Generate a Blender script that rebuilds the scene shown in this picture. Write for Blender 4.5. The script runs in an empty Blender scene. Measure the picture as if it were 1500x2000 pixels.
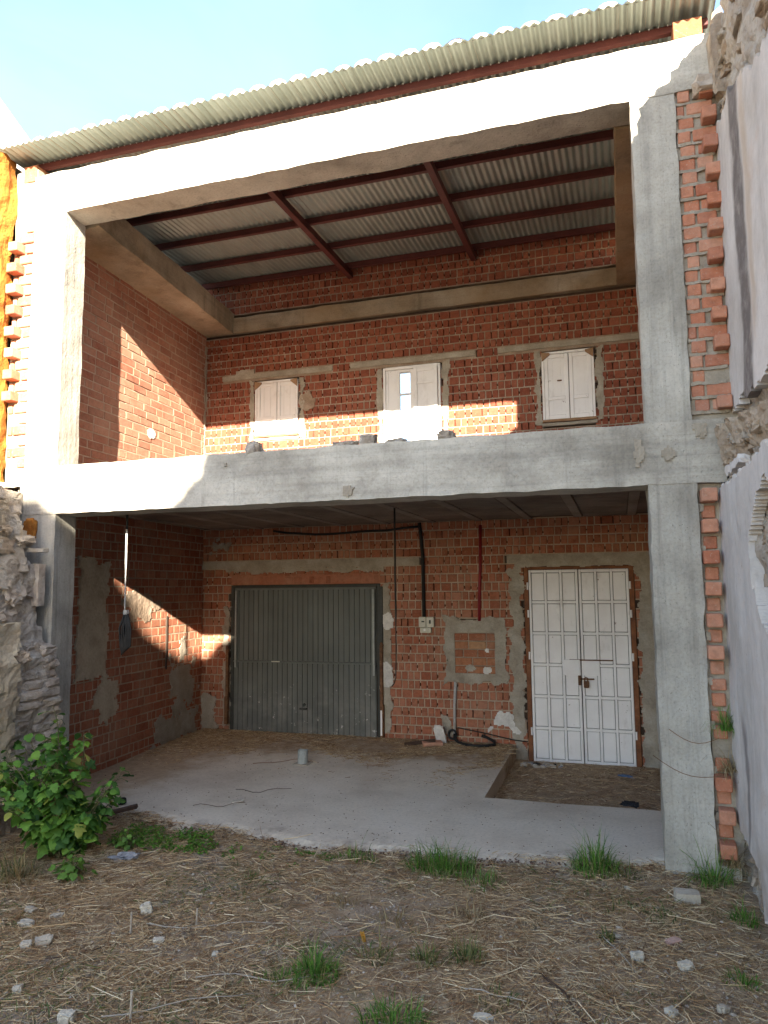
import bpy, bmesh, math, random
import numpy as np
from mathutils import Vector, Matrix, noise as mnoise

random.seed(7)
np.random.seed(7)
S = bpy.context.scene
COL = S.collection

# ------------------------------------------------------------------ camera
CAM = Vector((4.47, -5.0725, 1.7238))
yaw, pitch, roll = math.radians(17.4564), math.radians(5.9793), math.radians(-0.5635)
fw = Vector((-math.sin(yaw) * math.cos(pitch), math.cos(yaw) * math.cos(pitch), math.sin(pitch)))
rt = Vector((math.cos(yaw), math.sin(yaw), 0))
up = rt.cross(fw)
rt2 = math.cos(roll) * rt + math.sin(roll) * up
up2 = -math.sin(roll) * rt + math.cos(roll) * up
cam = bpy.data.cameras.new("camera")
camo = bpy.data.objects.new("camera", cam)
COL.objects.link(camo)
camo.matrix_world = Matrix(((rt2.x, up2.x, -fw.x, CAM.x), (rt2.y, up2.y, -fw.y, CAM.y), (rt2.z, up2.z, -fw.z, CAM.z), (0, 0, 0, 1)))
cam.sensor_fit = 'VERTICAL'
cam.sensor_height = 36.0
cam.lens = 0.72695 * 36.0
cam.clip_start = 0.05
cam.clip_end = 2000
S.camera = camo

# ------------------------------------------------------------------ light
SUN_D = Vector((-0.38, 1.0, -0.37)).normalized()
w = bpy.data.worlds.new("World")
S.world = w
w.use_nodes = True
wn = w.node_tree
bg = wn.nodes['Background']
sky = wn.nodes.new('ShaderNodeTexSky')
sky.sky_type = 'NISHITA'
sky.sun_disc = False
sky.sun_elevation = math.asin(-SUN_D.z)
sky.sun_rotation = math.atan2(-SUN_D.x, -SUN_D.y)
sky.altitude = 600
sky.air_density = 1.0
sky.dust_density = 1.0
sky.ozone_density = 1.2
tc = wn.nodes.new('ShaderNodeTexCoord')
mp = wn.nodes.new('ShaderNodeMapping')
mp.inputs['Scale'].default_value = (1.6, 1.6, 4.0)
nz = wn.nodes.new('ShaderNodeTexNoise')
nz.inputs['Scale'].default_value = 1.5
nz.inputs['Detail'].default_value = 7
nz.inputs['Distortion'].default_value = 0.6
rp = wn.nodes.new('ShaderNodeValToRGB')
rp.color_ramp.elements[0].position = 0.38
rp.color_ramp.elements[0].color = (0, 0, 0, 1)
rp.color_ramp.elements[1].position = 0.85
rp.color_ramp.elements[1].color = (0.28, 0.28, 0.28, 1)
mx = wn.nodes.new('ShaderNodeMixRGB')
mx.inputs[2].default_value = (2.6, 2.7, 2.75, 1)
wn.links.new(tc.outputs['Generated'], mp.inputs['Vector'])
wn.links.new(mp.outputs[0], nz.inputs['Vector'])
wn.links.new(nz.outputs['Fac'], rp.inputs[0])
wn.links.new(rp.outputs[0], mx.inputs[0])
wn.links.new(sky.outputs[0], mx.inputs[1])
wn.links.new(mx.outputs[0], bg.inputs['Color'])
bg.inputs['Strength'].default_value = 0.09

sl = bpy.data.lights.new("sun", 'SUN')
sl.energy = 5.0
sl.angle = math.radians(0.5)
sl.color = (1.0, 0.9, 0.74)
so = bpy.data.objects.new("sun", sl)
COL.objects.link(so)
so.rotation_euler = SUN_D.to_track_quat('-Z', 'Y').to_euler()
so.location = (20, -40, 20)

S.view_settings.view_transform = 'Standard'
S.view_settings.look = 'None'
S.view_settings.gamma = 1
S.view_settings.use_curve_mapping = False
S.view_settings.exposure = 2.82
S.render.engine = 'CYCLES'
S.cycles.use_denoising = True
S.cycles.max_bounces = 8
S.cycles.diffuse_bounces = 5
S.cycles.glossy_bounces = 3
S.cycles.transmission_bounces = 6
S.cycles.transparent_max_bounces = 8
S.cycles.sample_clamp_indirect = 6


# ------------------------------------------------------------------ materials
class NT:
    def __init__(s, name):
        s.m = bpy.data.materials.new(name)
        s.m.use_nodes = True
        s.t = s.m.node_tree
        s.b = s.t.nodes['Principled BSDF']
        s.b.inputs['Roughness'].default_value = 0.9
        s.b.inputs['Specular IOR Level'].default_value = 0.25
        s.geo = s.t.nodes.new('ShaderNodeNewGeometry')
        s.pos = s.geo.outputs['Position']

    def n(s, typ, **kw):
        x = s.t.nodes.new(typ)
        for k, v in kw.items():
            setattr(x, k, v)
        return x

    def link(s, a, b):
        s.t.links.new(a, b)

    def map(s, scale=(1, 1, 1), rot=(0, 0, 0), loc=(0, 0, 0), src=None):
        x = s.n('ShaderNodeMapping')
        x.inputs['Scale'].default_value = scale
        x.inputs['Rotation'].default_value = rot
        x.inputs['Location'].default_value = loc
        s.link(src or s.pos, x.inputs['Vector'])
        return x.outputs[0]

    def noise(s, scale=1.0, detail=4, rough=0.55, vec=None, dist=0.0):
        x = s.n('ShaderNodeTexNoise')
        x.inputs['Scale'].default_value = scale
        x.inputs['Detail'].default_value = detail
        x.inputs['Roughness'].default_value = rough
        x.inputs['Distortion'].default_value = dist
        s.link(vec or s.pos, x.inputs['Vector'])
        return x.outputs['Fac']

    def vor(s, scale=10, vec=None, feature='F1'):
        x = s.n('ShaderNodeTexVoronoi', feature=feature)
        x.inputs['Scale'].default_value = scale
        s.link(vec or s.pos, x.inputs['Vector'])
        return x.outputs['Distance']

    def ramp(s, fac, stops):
        x = s.n('ShaderNodeValToRGB')
        e = x.color_ramp.elements
        while len(e) < len(stops):
            e.new(0.5)
        for i, (p, c) in enumerate(stops):
            e[i].position = p
            if not hasattr(c, '__len__'):
                c = (c, c, c)
            e[i].color = (c[0], c[1], c[2], 1)
        s.link(fac, x.inputs[0])
        return x.outputs[0]

    def mix(s, fac, a, b, mode='MIX'):
        x = s.n('ShaderNodeMixRGB', blend_type=mode)
        for i, v in enumerate((fac, a, b)):
            if hasattr(v, 'node'):
                s.link(v, x.inputs[i])
            elif i == 0:
                x.inputs[0].default_value = v
            else:
                x.inputs[i].default_value = (v[0], v[1], v[2], 1)
        return x.outputs[0]

    def math(s, op, a, b=0.0):
        x = s.n('ShaderNodeMath', operation=op)
        for i, v in enumerate((a, b)):
            if hasattr(v, 'node'):
                s.link(v, x.inputs[i])
            else:
                x.inputs[i].default_value = v
        return x.outputs[0]

    def rnd(s):
        oi = s.n('ShaderNodeObjectInfo')
        a = s.math('ADD', oi.outputs['Random'], s.geo.outputs['Random Per Island'])
        return s.math('FRACT', a)

    def sep(s):
        x = s.n('ShaderNodeSeparateXYZ')
        s.link(s.pos, x.inputs[0])
        return x.outputs

    def col(s, c):
        s.link(c, s.b.inputs['Base Color'])

    def bump(s, h, strength=0.4, dist=0.01):
        x = s.n('ShaderNodeBump')
        x.inputs['Strength'].default_value = strength
        x.inputs['Distance'].default_value = dist
        s.link(h, x.inputs['Height'])
        s.link(x.outputs[0], s.b.inputs['Normal'])

    def band(s, v, lo, hi, soft):
        a = s.n('ShaderNodeMapRange')
        a.interpolation_type = 'SMOOTHSTEP'
        a.inputs[1].default_value = lo - soft
        a.inputs[2].default_value = lo + soft
        s.link(v, a.inputs[0])
        b = s.n('ShaderNodeMapRange')
        b.interpolation_type = 'SMOOTHSTEP'
        b.inputs[1].default_value = hi - soft
        b.inputs[2].default_value = hi + soft
        b.inputs[3].default_value = 1
        b.inputs[4].default_value = 0
        s.link(v, b.inputs[0])
        return s.math('MULTIPLY', a.outputs[0], b.outputs[0])


def concrete(name, base, dark, light, warm=None, boards='h'):
    t = NT(name)
    c = t.ramp(t.noise(1.7, 8, 0.65), [(0.34, dark), (0.5, base), (0.66, light)])
    sv = (14, 14, 0.7) if boards == 'v' else (0.5, 0.5, 12)
    st = t.ramp(t.noise(1.0, 5, 0.6, t.map(sv)), [(0.35, 0.78), (0.5, 1.0), (0.65, 1.08)])
    c = t.mix(0.75, c, st, 'MULTIPLY')
    f = t.ramp(t.noise(55, 4, 0.7), [(0.3, 0.62), (0.5, 1.0), (0.75, 1.15)])
    c = t.mix(0.5, c, f, 'MULTIPLY')
    sp = t.ramp(t.vor(46), [(0.08, 0.35), (0.17, 1.0)])
    msk = t.ramp(t.noise(3.4, 4), [(0.56, 0.0), (0.68, 0.9)])
    c = t.mix(msk, c, t.mix(1.0, c, sp, 'MULTIPLY'))
    big = t.ramp(t.noise(0.75, 5, 0.6, t.map(loc=(9, 2, 4))), [(0.32, 0.74), (0.5, 1.0), (0.66, 1.12)])
    c = t.mix(0.9, c, big, 'MULTIPLY')
    drip = t.ramp(t.noise(1.0, 6, 0.7, t.map((7, 7, 0.35), loc=(1, 6, 2))), [(0.56, 0.0), (0.72, 0.55)])
    c = t.mix(drip, c, tuple(v * 0.6 for v in dark))
    x_, y_, z_ = t.sep()
    ln = t.math('FRACT', t.math('ADD', t.math('MULTIPLY', z_ if boards == 'h' else x_, 7.4), t.math('MULTIPLY', t.noise(1.5, 3), 0.12)))
    lnm = t.ramp(ln, [(0.0, 0.72), (0.035, 1.0)])
    c = t.mix(t.math('MULTIPLY', t.noise(2.0, 4), 1.0), c, t.mix(1.0, c, lnm, 'MULTIPLY'))
    if warm:
        wmk = t.ramp(t.noise(1.1, 6, 0.6, t.map((1, 1, 1), loc=(5, 3, 1))), [(0.42, 0.0), (0.65, 1.0)])
        c = t.mix(wmk, c, t.mix(0.6, c, warm))
    t.col(c)
    h = t.mix(0.5, t.noise(30, 6, 0.7), t.noise(1.0, 4, 0.6, t.map(sv)))
    h = t.mix(1.0, h, sp, 'MULTIPLY')
    t.bump(h, 0.9, 0.014)
    return t.m


M = {}
M['concrete'] = concrete('concrete_grey', (0.435, 0.405, 0.345), (0.29, 0.265, 0.22), (0.54, 0.51, 0.44))
M['concrete_v'] = concrete('concrete_column', (0.405, 0.38, 0.325), (0.29, 0.27, 0.23), (0.50, 0.475, 0.415), boards='v')
M['concrete_in_shade'] = concrete('concrete_inner_shaded', (0.32, 0.265, 0.19), (0.19, 0.15, 0.10), (0.40, 0.345, 0.26), (0.30, 0.2, 0.1))  # inner copy: interior shade and warm bounced light put into the colour
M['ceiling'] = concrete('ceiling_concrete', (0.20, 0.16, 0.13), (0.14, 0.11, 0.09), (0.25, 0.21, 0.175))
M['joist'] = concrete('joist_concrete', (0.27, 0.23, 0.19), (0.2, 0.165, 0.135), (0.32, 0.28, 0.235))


def brick_mat(name, stops, smear_lo, smear_hi, mortar=(0.36, 0.29, 0.22), amount=0.75):
    t = NT(name)
    c = t.ramp(t.rnd(), stops)
    g = t.ramp(t.noise(22, 4, 0.65), [(0.3, 0.7), (0.5, 1.0), (0.72, 1.2)])
    c = t.mix(0.8, c, g, 'MULTIPLY')
    sm = t.ramp(t.noise(1.9, 7, 0.72), [(smear_lo, 0.0), (smear_hi, amount)])
    c = t.mix(sm, c, t.mix(0.55, mortar, c))
    spk = t.ramp(t.noise(70, 3, 0.6), [(0.6, 0.0), (0.72, 0.55)])
    c = t.mix(spk, c, mortar)
    t.col(c)
    t.bump(t.noise(60, 5, 0.7), 0.5, 0.006)
    return t.m


ST = [(0.0, (0.18, 0.067, 0.047)), (0.3, (0.235, 0.089, 0.060)), (0.6, (0.285, 0.118, 0.077)), (0.85, (0.33, 0.15, 0.10)), (1.0, (0.31, 0.195, 0.15))]
M['brick'] = brick_mat('brick_red', [(0.0, (0.185, 0.052, 0.029)), (0.5, (0.225, 0.067, 0.037)), (1.0, (0.26, 0.088, 0.050))], 0.58, 0.78, (0.26, 0.19, 0.14), 0.55)
M['brick_low'] = brick_mat('brick_red_smeared', [(0.0, (0.25, 0.080, 0.042)), (0.5, (0.30, 0.102, 0.055)), (1.0, (0.35, 0.135, 0.078))], 0.44, 0.68, (0.38, 0.27, 0.18), 0.75)
M['brick_side'] = brick_mat('brick_side', [(0.0, (0.225, 0.080, 0.047)), (0.5, (0.29, 0.112, 0.067)), (1.0, (0.35, 0.16, 0.10))], 0.36, 0.64, (0.42, 0.31, 0.22), 0.8)
M['brick_out'] = brick_mat('brick_outside', [(0, (0.36, 0.13, 0.075)), (0.5, (0.43, 0.175, 0.10)), (1, (0.48, 0.24, 0.155))], 0.44, 0.70, (0.42, 0.36, 0.29), 0.7)
M['brick_orange'] = brick_mat('brick_orange', [(0, (0.25, 0.09, 0.045)), (0.5, (0.31, 0.12, 0.06)), (0.9, (0.36, 0.17, 0.085)), (1.0, (0.40, 0.31, 0.16))], 0.5, 0.7, (0.4, 0.33, 0.24))


def simple(name, stops, scale=8, rough=0.9, bump=0.4, bscale=40, bdist=0.006, metallic=0.0, fine=0.5):
    t = NT(name)
    c = t.ramp(t.noise(scale, 7, 0.65), stops)
    f = t.ramp(t.noise(bscale * 1.5, 3, 0.6), [(0.3, 0.75), (0.5, 1.0), (0.75, 1.18)])
    c = t.mix(fine, c, f, 'MULTIPLY')
    t.col(c)
    t.b.inputs['Roughness'].default_value = rough
    t.b.inputs['Metallic'].default_value = metallic
    if bump:
        t.bump(t.noise(bscale, 6, 0.7), bump, bdist)
    return t.m


M['mortar'] = simple('mortar', [(0.3, (0.21, 0.145, 0.10)), (0.5, (0.29, 0.215, 0.155)), (0.7, (0.37, 0.295, 0.225))], 6, bump=0.8, bscale=70)
M['mortar_pale'] = simple('mortar_pale', [(0.3, (0.29, 0.205, 0.14)), (0.5, (0.37, 0.275, 0.195)), (0.7, (0.44, 0.345, 0.255))], 6, bump=0.8, bscale=70)
M['mortar_dark'] = simple('mortar_dark', [(0.3, (0.05, 0.035, 0.025)), (0.7, (0.09, 0.06, 0.045))], 6)
M['mortar_grey'] = simple('mortar_grey', [(0.3, (0.23, 0.195, 0.15)), (0.5, (0.32, 0.28, 0.22)), (0.72, (0.41, 0.37, 0.305))], 5, bump=0.8, bscale=45)
M['render_beige'] = simple('render_beige', [(0.3, (0.33, 0.27, 0.19)), (0.5, (0.44, 0.37, 0.27)), (0.75, (0.52, 0.455, 0.345))], 5, bump=1.0, bscale=26, bdist=0.02)
M['plaster_white'] = simple('plaster_white_old', [(0.3, (0.45, 0.42, 0.38)), (0.5, (0.6, 0.57, 0.52)), (0.7, (0.7, 0.67, 0.62))], 6, bump=0.6, bscale=30)
M['rubble'] = simple('rubble_masonry', [(0.28, (0.24, 0.195, 0.15)), (0.45, (0.40, 0.345, 0.285)), (0.6, (0.50, 0.45, 0.385)), (0.75, (0.38, 0.30, 0.225))], 7.0, bump=1.0, bscale=18, bdist=0.04)
M['rubble_stone'] = simple('rubble_stone', [(0.28, (0.30, 0.245, 0.20)), (0.5, (0.44, 0.375, 0.31)), (0.72, (0.54, 0.48, 0.41))], 7.0, bump=0.9, bscale=16, bdist=0.025)
M['rubble_tan'] = simple('rubble_tan', [(0.28, (0.24, 0.175, 0.12)), (0.5, (0.40, 0.32, 0.24)), (0.72, (0.5, 0.43, 0.35))], 4.0, bump=1.0, bscale=18, bdist=0.03)
M['stone_white'] = simple('stone_white', [(0.3, (0.37, 0.33, 0.265)), (0.7, (0.52, 0.475, 0.395))], 14, bump=0.8)
M['stone_tan'] = simple('stone_tan', [(0.3, (0.36, 0.31, 0.24)), (0.7, (0.5, 0.45, 0.37))], 9, bump=0.6)
M['stone_pink'] = simple('tile_shard', [(0.3, (0.36, 0.2, 0.15)), (0.7, (0.48, 0.32, 0.26))], 9, bump=0.5)


def right_plaster():
    t = NT('plaster_lilac')
    c = t.ramp(t.noise(1.3, 8, 0.65), [(0.3, (0.43, 0.40, 0.37)), (0.5, (0.56, 0.53, 0.505)), (0.7, (0.64, 0.61, 0.585))])
    sv = t.noise(1.0, 6, 0.65, t.map((5, 5, 0.6)))
    c = t.mix(0.8, c, t.ramp(sv, [(0.3, 0.76), (0.5, 1.0), (0.7, 1.03)]), 'MULTIPLY')
    c = t.mix(0.5, c, t.ramp(t.noise(24, 6, 0.75), [(0.3, 0.8), (0.5, 1.0), (0.72, 1.1)]), 'MULTIPLY')
    om = t.ramp(t.noise(2.3, 5, 0.6, t.map(loc=(3, 8, 2))), [(0.6, 0.0), (0.72, 0.5)])
    c = t.mix(om, c, (0.5, 0.36, 0.27))
    x, y, z = t.sep()
    # the soot stain of a former flue
    wob = t.math('MULTIPLY', t.math('SUBTRACT', t.noise(2.2, 5, 0.6), 0.5), 0.22)
    yy = t.math('ADD', y, wob)
    stain = t.math('MULTIPLY', t.band(yy, -0.80, -0.50, 0.05), t.band(z, 2.72, 4.70, 0.08))
    stain = t.math('MULTIPLY', stain, t.ramp(t.noise(9, 5, 0.7), [(0.25, 0.55), (0.55, 0.95)]))
    c = t.mix(stain, c, (0.13, 0.115, 0.11))
    st2 = t.math('MULTIPLY', t.band(yy, -0.98, -0.84, 0.05), t.band(z, 3.1, 4.55, 0.2))
    c = t.mix(t.math('MULTIPLY', st2, 0.5), c, (0.40, 0.30, 0.2))
    st3 = t.math('MULTIPLY', t.band(yy, -0.52, -0.43, 0.03), t.band(z, 0.25, 1.0, 0.12))
    c = t.mix(t.math('MULTIPLY', st3, 0.75), c, (0.17, 0.15, 0.15))
    d = t.band(z, -1.0, 0.35, 0.2)
    d = t.math('MULTIPLY', d, t.ramp(t.noise(4, 5, 0.6), [(0.35, 0.0), (0.6, 0.8)]))
    c = t.mix(d, c, (0.33, 0.27, 0.22))
    sp = t.ramp(t.noise(16, 4, 0.7), [(0.66, 0.0), (0.72, 0.6)])
    c = t.mix(sp, c, (0.3, 0.25, 0.22))
    t.col(c)
    t.bump(t.mix(0.5, t.noise(12, 7, 0.7), t.noise(50, 4, 0.7)), 0.6, 0.012)
    return t.m


M['plaster_lilac'] = right_plaster()


def foam():
    t = NT('orange_foam')
    c = t.ramp(t.noise(3, 6, 0.6), [(0.25, (0.20, 0.06, 0.012)), (0.42, (0.32, 0.12, 0.02)), (0.6, (0.42, 0.19, 0.035)), (0.78, (0.48, 0.29, 0.08))])
    c = t.mix(0.6, c, t.ramp(t.noise(1, 4, 0.6, t.map((9, 9, 0.8))), [(0.35, 0.55), (0.6, 1.1)]), 'MULTIPLY')
    t.col(c)
    t.bump(t.noise(14, 5, 0.6), 0.9, 0.03)
    return t.m


M['foam'] = foam()


def zinc():
    t = NT('zinc_sheet')
    c = t.ramp(t.noise(2.5, 5, 0.6, t.map((3, 1, 1))), [(0.3, (0.28, 0.325, 0.30)), (0.55, (0.345, 0.39, 0.365)), (0.75, (0.39, 0.43, 0.405))])
    t.col(c)
    t.b.inputs['Metallic'].default_value = 0.55
    t.b.inputs['Roughness'].default_value = 0.5
    return t.m


M['zinc'] = zinc()
M['steel_red'] = simple('steel_red_oxide', [(0.3, (0.065, 0.019, 0.017)), (0.6, (0.095, 0.026, 0.023)), (0.8, (0.14, 0.055, 0.04))], 4, rough=0.6, bump=0.15)
M['screw'] = simple('screw_zinc', [(0.3, (0.6, 0.6, 0.6)), (0.7, (0.75, 0.75, 0.75))], 10, rough=0.4, bump=0, metallic=0.7)
M['tile'] = simple('roof_tile', [(0.3, (0.5, 0.42, 0.34)), (0.55, (0.62, 0.54, 0.46)), (0.75, (0.68, 0.62, 0.55))], 12, bump=0.4)


def paint_white():
    t = NT('white_paint_worn')
    c = t.ramp(t.noise(3, 6, 0.6), [(0.3, (0.70, 0.67, 0.65)), (0.7, (0.80, 0.78, 0.76))])
    dirt = t.ramp(t.noise(2.2, 8, 0.72, t.map((2, 2, 1))), [(0.56, 0.0), (0.74, 0.55)])
    c = t.mix(dirt, c, (0.42, 0.37, 0.33))
    chip = t.ramp(t.noise(13, 5, 0.65), [(0.685, 0.0), (0.7, 0.9)])
    c = t.mix(chip, c, (0.2, 0.13, 0.09))
    t.col(c)
    t.b.inputs['Roughness'].default_value = 0.55
    t.bump(t.noise(25, 4, 0.6), 0.15, 0.004)
    return t.m


M['white_paint'] = paint_white()
M['door_brown'] = simple('door_frame_brown', [(0.3, (0.10, 0.04, 0.02)), (0.55, (0.2, 0.075, 0.03)), (0.75, (0.32, 0.16, 0.08))], 7, rough=0.7)
M['wood_raw'] = simple('raw_wood', [(0.3, (0.22, 0.12, 0.06)), (0.7, (0.34, 0.21, 0.12))], 12, rough=0.8)
M['wood_dark'] = simple('dark_wood', [(0.3, (0.05, 0.03, 0.02)), (0.7, (0.11, 0.07, 0.05))], 12, rough=0.8)
M['wood_grey'] = simple('grey_wood', [(0.3, (0.3, 0.25, 0.2)), (0.7, (0.45, 0.4, 0.33))], 12, rough=0.85)
M['rust'] = simple('rusty_iron', [(0.3, (0.07, 0.035, 0.02)), (0.55, (0.16, 0.075, 0.035)), (0.75, (0.26, 0.16, 0.09))], 18, rough=0.75)


def garage_paint():
    t = NT('garage_green_grey')
    c = t.ramp(t.noise(1.6, 6, 0.6), [(0.3, (0.10, 0.105, 0.093)), (0.7, (0.14, 0.145, 0.13))])
    c = t.mix(0.5, c, t.ramp(t.noise(1, 4, 0.6, t.map((12, 12, 0.8))), [(0.35, 0.8), (0.65, 1.1)]), 'MULTIPLY')
    x, y, z = t.sep()
    low = t.band(z, -0.5, 0.55, 0.25)
    sp = t.math('MULTIPLY', low, t.ramp(t.noise(15, 3, 0.6), [(0.66, 0.0), (0.7, 0.85)]))
    c = t.mix(sp, c, (0.5, 0.48, 0.44))
    dust = t.math('MULTIPLY', low, t.ramp(t.noise(4, 5, 0.6), [(0.45, 0.0), (0.7, 0.4)]))
    c = t.mix(dust, c, (0.3, 0.28, 0.25))
    t.col(c)
    t.b.inputs['Roughness'].default_value = 0.5
    return t.m


M['garage'] = garage_paint()
M['garage_dark'] = simple('garage_frame_dark', [(0.3, (0.035, 0.037, 0.032)), (0.7, (0.06, 0.06, 0.052))], 9, rough=0.55, bump=0.1)
M['grey_metal'] = simple('grey_metal', [(0.3, (0.24, 0.25, 0.23)), (0.7, (0.33, 0.34, 0.32))], 9, rough=0.45, bump=0.1, metallic=0.3)
M['black'] = simple('black_rubber', [(0.3, (0.012, 0.012, 0.012)), (0.7, (0.025, 0.024, 0.023))], 9, rough=0.6, bump=0.2)
M['black_cloth'] = simple('black_cloth', [(0.3, (0.008, 0.008, 0.01)), (0.7, (0.02, 0.02, 0.024))], 14, rough=0.95)
M['cable_grey'] = simple('grey_cable', [(0.3, (0.3, 0.29, 0.27)), (0.7, (0.45, 0.44, 0.42))], 20, rough=0.6, bump=0)
M['red_paint'] = simple('dark_red_conduit', [(0.3, (0.16, 0.012, 0.016)), (0.7, (0.24, 0.02, 0.025))], 9, rough=0.5, bump=0.1)
M['box'] = simple('ivory_plastic', [(0.3, (0.48, 0.45, 0.36)), (0.7, (0.58, 0.55, 0.46))], 9, rough=0.5, bump=0.1)
M['pipe'] = simple('grey_pipe', [(0.3, (0.27, 0.29, 0.27)), (0.7, (0.36, 0.38, 0.36))], 9, rough=0.55, bump=0.15)
M['blue'] = simple('blue_plastic', [(0.3, (0.06, 0.11, 0.22)), (0.7, (0.12, 0.19, 0.32))], 9, rough=0.5)
M['plastic_grey'] = simple('dirty_grey_plastic', [(0.3, (0.12, 0.12, 0.13)), (0.5, (0.3, 0.3, 0.31)), (0.7, (0.5, 0.5, 0.5))], 22, rough=0.6)
M['ochre_leaf'] = simple('ochre_leaf', [(0.3, (0.35, 0.16, 0.02)), (0.7, (0.5, 0.27, 0.05))], 20, rough=0.7)


def floor_mat():
    t = NT('floor_concrete')
    c = t.ramp(t.noise(1.2, 8, 0.65), [(0.3, (0.46, 0.385, 0.295)), (0.5, (0.60, 0.52, 0.405)), (0.7, (0.67, 0.595, 0.48))])
    c = t.mix(0.7, c, t.ramp(t.noise(40, 5, 0.7), [(0.3, 0.75), (0.5, 1.0), (0.75, 1.12)]), 'MULTIPLY')
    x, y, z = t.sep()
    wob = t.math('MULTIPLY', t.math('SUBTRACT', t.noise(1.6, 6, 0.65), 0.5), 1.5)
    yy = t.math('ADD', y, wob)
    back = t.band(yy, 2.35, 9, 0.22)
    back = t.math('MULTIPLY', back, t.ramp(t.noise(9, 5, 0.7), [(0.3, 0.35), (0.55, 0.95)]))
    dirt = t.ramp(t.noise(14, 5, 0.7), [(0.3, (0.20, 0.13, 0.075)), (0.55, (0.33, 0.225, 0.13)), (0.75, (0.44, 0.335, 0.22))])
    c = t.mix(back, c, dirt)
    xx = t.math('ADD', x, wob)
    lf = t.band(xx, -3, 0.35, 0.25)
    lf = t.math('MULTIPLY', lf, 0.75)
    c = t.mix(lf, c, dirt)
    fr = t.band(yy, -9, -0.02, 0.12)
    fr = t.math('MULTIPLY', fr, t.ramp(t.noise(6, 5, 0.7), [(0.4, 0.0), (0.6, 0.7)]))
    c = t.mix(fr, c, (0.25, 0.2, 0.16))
    spk = t.ramp(t.noise(30, 3, 0.6), [(0.69, 0.0), (0.73, 0.8)])
    c = t.mix(spk, c, (0.15, 0.09, 0.06))
    t.col(c)
    t.bump(t.mix(0.5, t.noise(35, 6, 0.75), t.noise(6, 4)), 0.5, 0.01)
    return t.m


M['floor'] = floor_mat()


def soil(name, grey=True):
    t = NT(name)
    c = t.ramp(t.noise(9, 8, 0.75), [(0.28, (0.17, 0.105, 0.06)), (0.42, (0.33, 0.23, 0.14)), (0.58, (0.48, 0.355, 0.23)), (0.75, (0.60, 0.48, 0.345))])
    if grey:
        gm = t.ramp(t.noise(1.3, 5, 0.6, t.map(loc=(2.3, 1.0, 0))), [(0.5, 0.0), (0.66, 0.85)])
        g = t.ramp(t.noise(60, 5, 0.75), [(0.3, (0.20, 0.165, 0.135)), (0.55, (0.40, 0.35, 0.30)), (0.75, (0.56, 0.505, 0.45))])
        c = t.mix(gm, c, g)
        gr = t.ramp(t.noise(2.6, 5, 0.65, t.map(loc=(7, 4, 0))), [(0.55, 0.0), (0.7, 0.6)])
        c = t.mix(gr, c, (0.115, 0.14, 0.055))
    sp = t.ramp(t.vor(60), [(0.1, 1.0), (0.2, 0.0)])
    spm = t.math('MULTIPLY', sp, t.ramp(t.noise(3, 3), [(0.5, 0.0), (0.6, 0.8)]))
    c = t.mix(spm, c, (0.45, 0.42, 0.38))
    t.col(c)
    t.bump(t.mix(0.4, t.noise(45, 7, 0.8), t.noise(12, 5, 0.7)), 1.0, 0.03)
    return t.m


M['soil'] = soil('soil')
M['dirt'] = soil('dry_dirt', False)


def straw():
    t = NT('dry_straw')
    c = t.ramp(t.rnd(), [(0.0, (0.13, 0.065, 0.03)), (0.25, (0.31, 0.18, 0.085)), (0.55, (0.48, 0.33, 0.17)), (0.85, (0.62, 0.475, 0.28)), (1.0, (0.72, 0.61, 0.42))])
    t.col(c)
    t.b.inputs['Roughness'].default_value = 0.75
    return t.m


M['straw'] = straw()


def gravel():
    t = NT('gravel_bits')
    t.col(t.ramp(t.rnd(), [(0.0, (0.17, 0.11, 0.075)), (0.5, (0.30, 0.235, 0.175)), (0.85, (0.40, 0.34, 0.275)), (1.0, (0.52, 0.465, 0.40))]))
    return t.m


M['gravel'] = gravel()


def crumb():
    t = NT('brown_crumbs')
    t.col(t.ramp(t.rnd(), [(0.0, (0.07, 0.04, 0.03)), (0.5, (0.16, 0.10, 0.07)), (0.85, (0.30, 0.22, 0.16)), (1.0, (0.48, 0.42, 0.35))]))
    return t.m


M['crumb'] = crumb()


def leafy(name, stops, trans=0.3):
    t = NT(name)
    c = t.ramp(t.rnd(), stops)
    c = t.mix(0.5, c, t.ramp(t.noise(30, 3, 0.6), [(0.3, 0.75), (0.7, 1.2)]), 'MULTIPLY')
    t.col(c)
    t.b.inputs['Roughness'].default_value = 0.55
    tr = t.n('ShaderNodeBsdfTranslucent')
    t.link(c, tr.inputs['Color'])
    mxs = t.n('ShaderNodeMixShader')
    mxs.inputs[0].default_value = trans
    out = t.t.nodes['Material Output']
    t.link(t.b.outputs[0], mxs.inputs[1])
    t.link(tr.outputs[0], mxs.inputs[2])
    t.link(mxs.outputs[0], out.inputs['Surface'])
    return t.m


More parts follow.
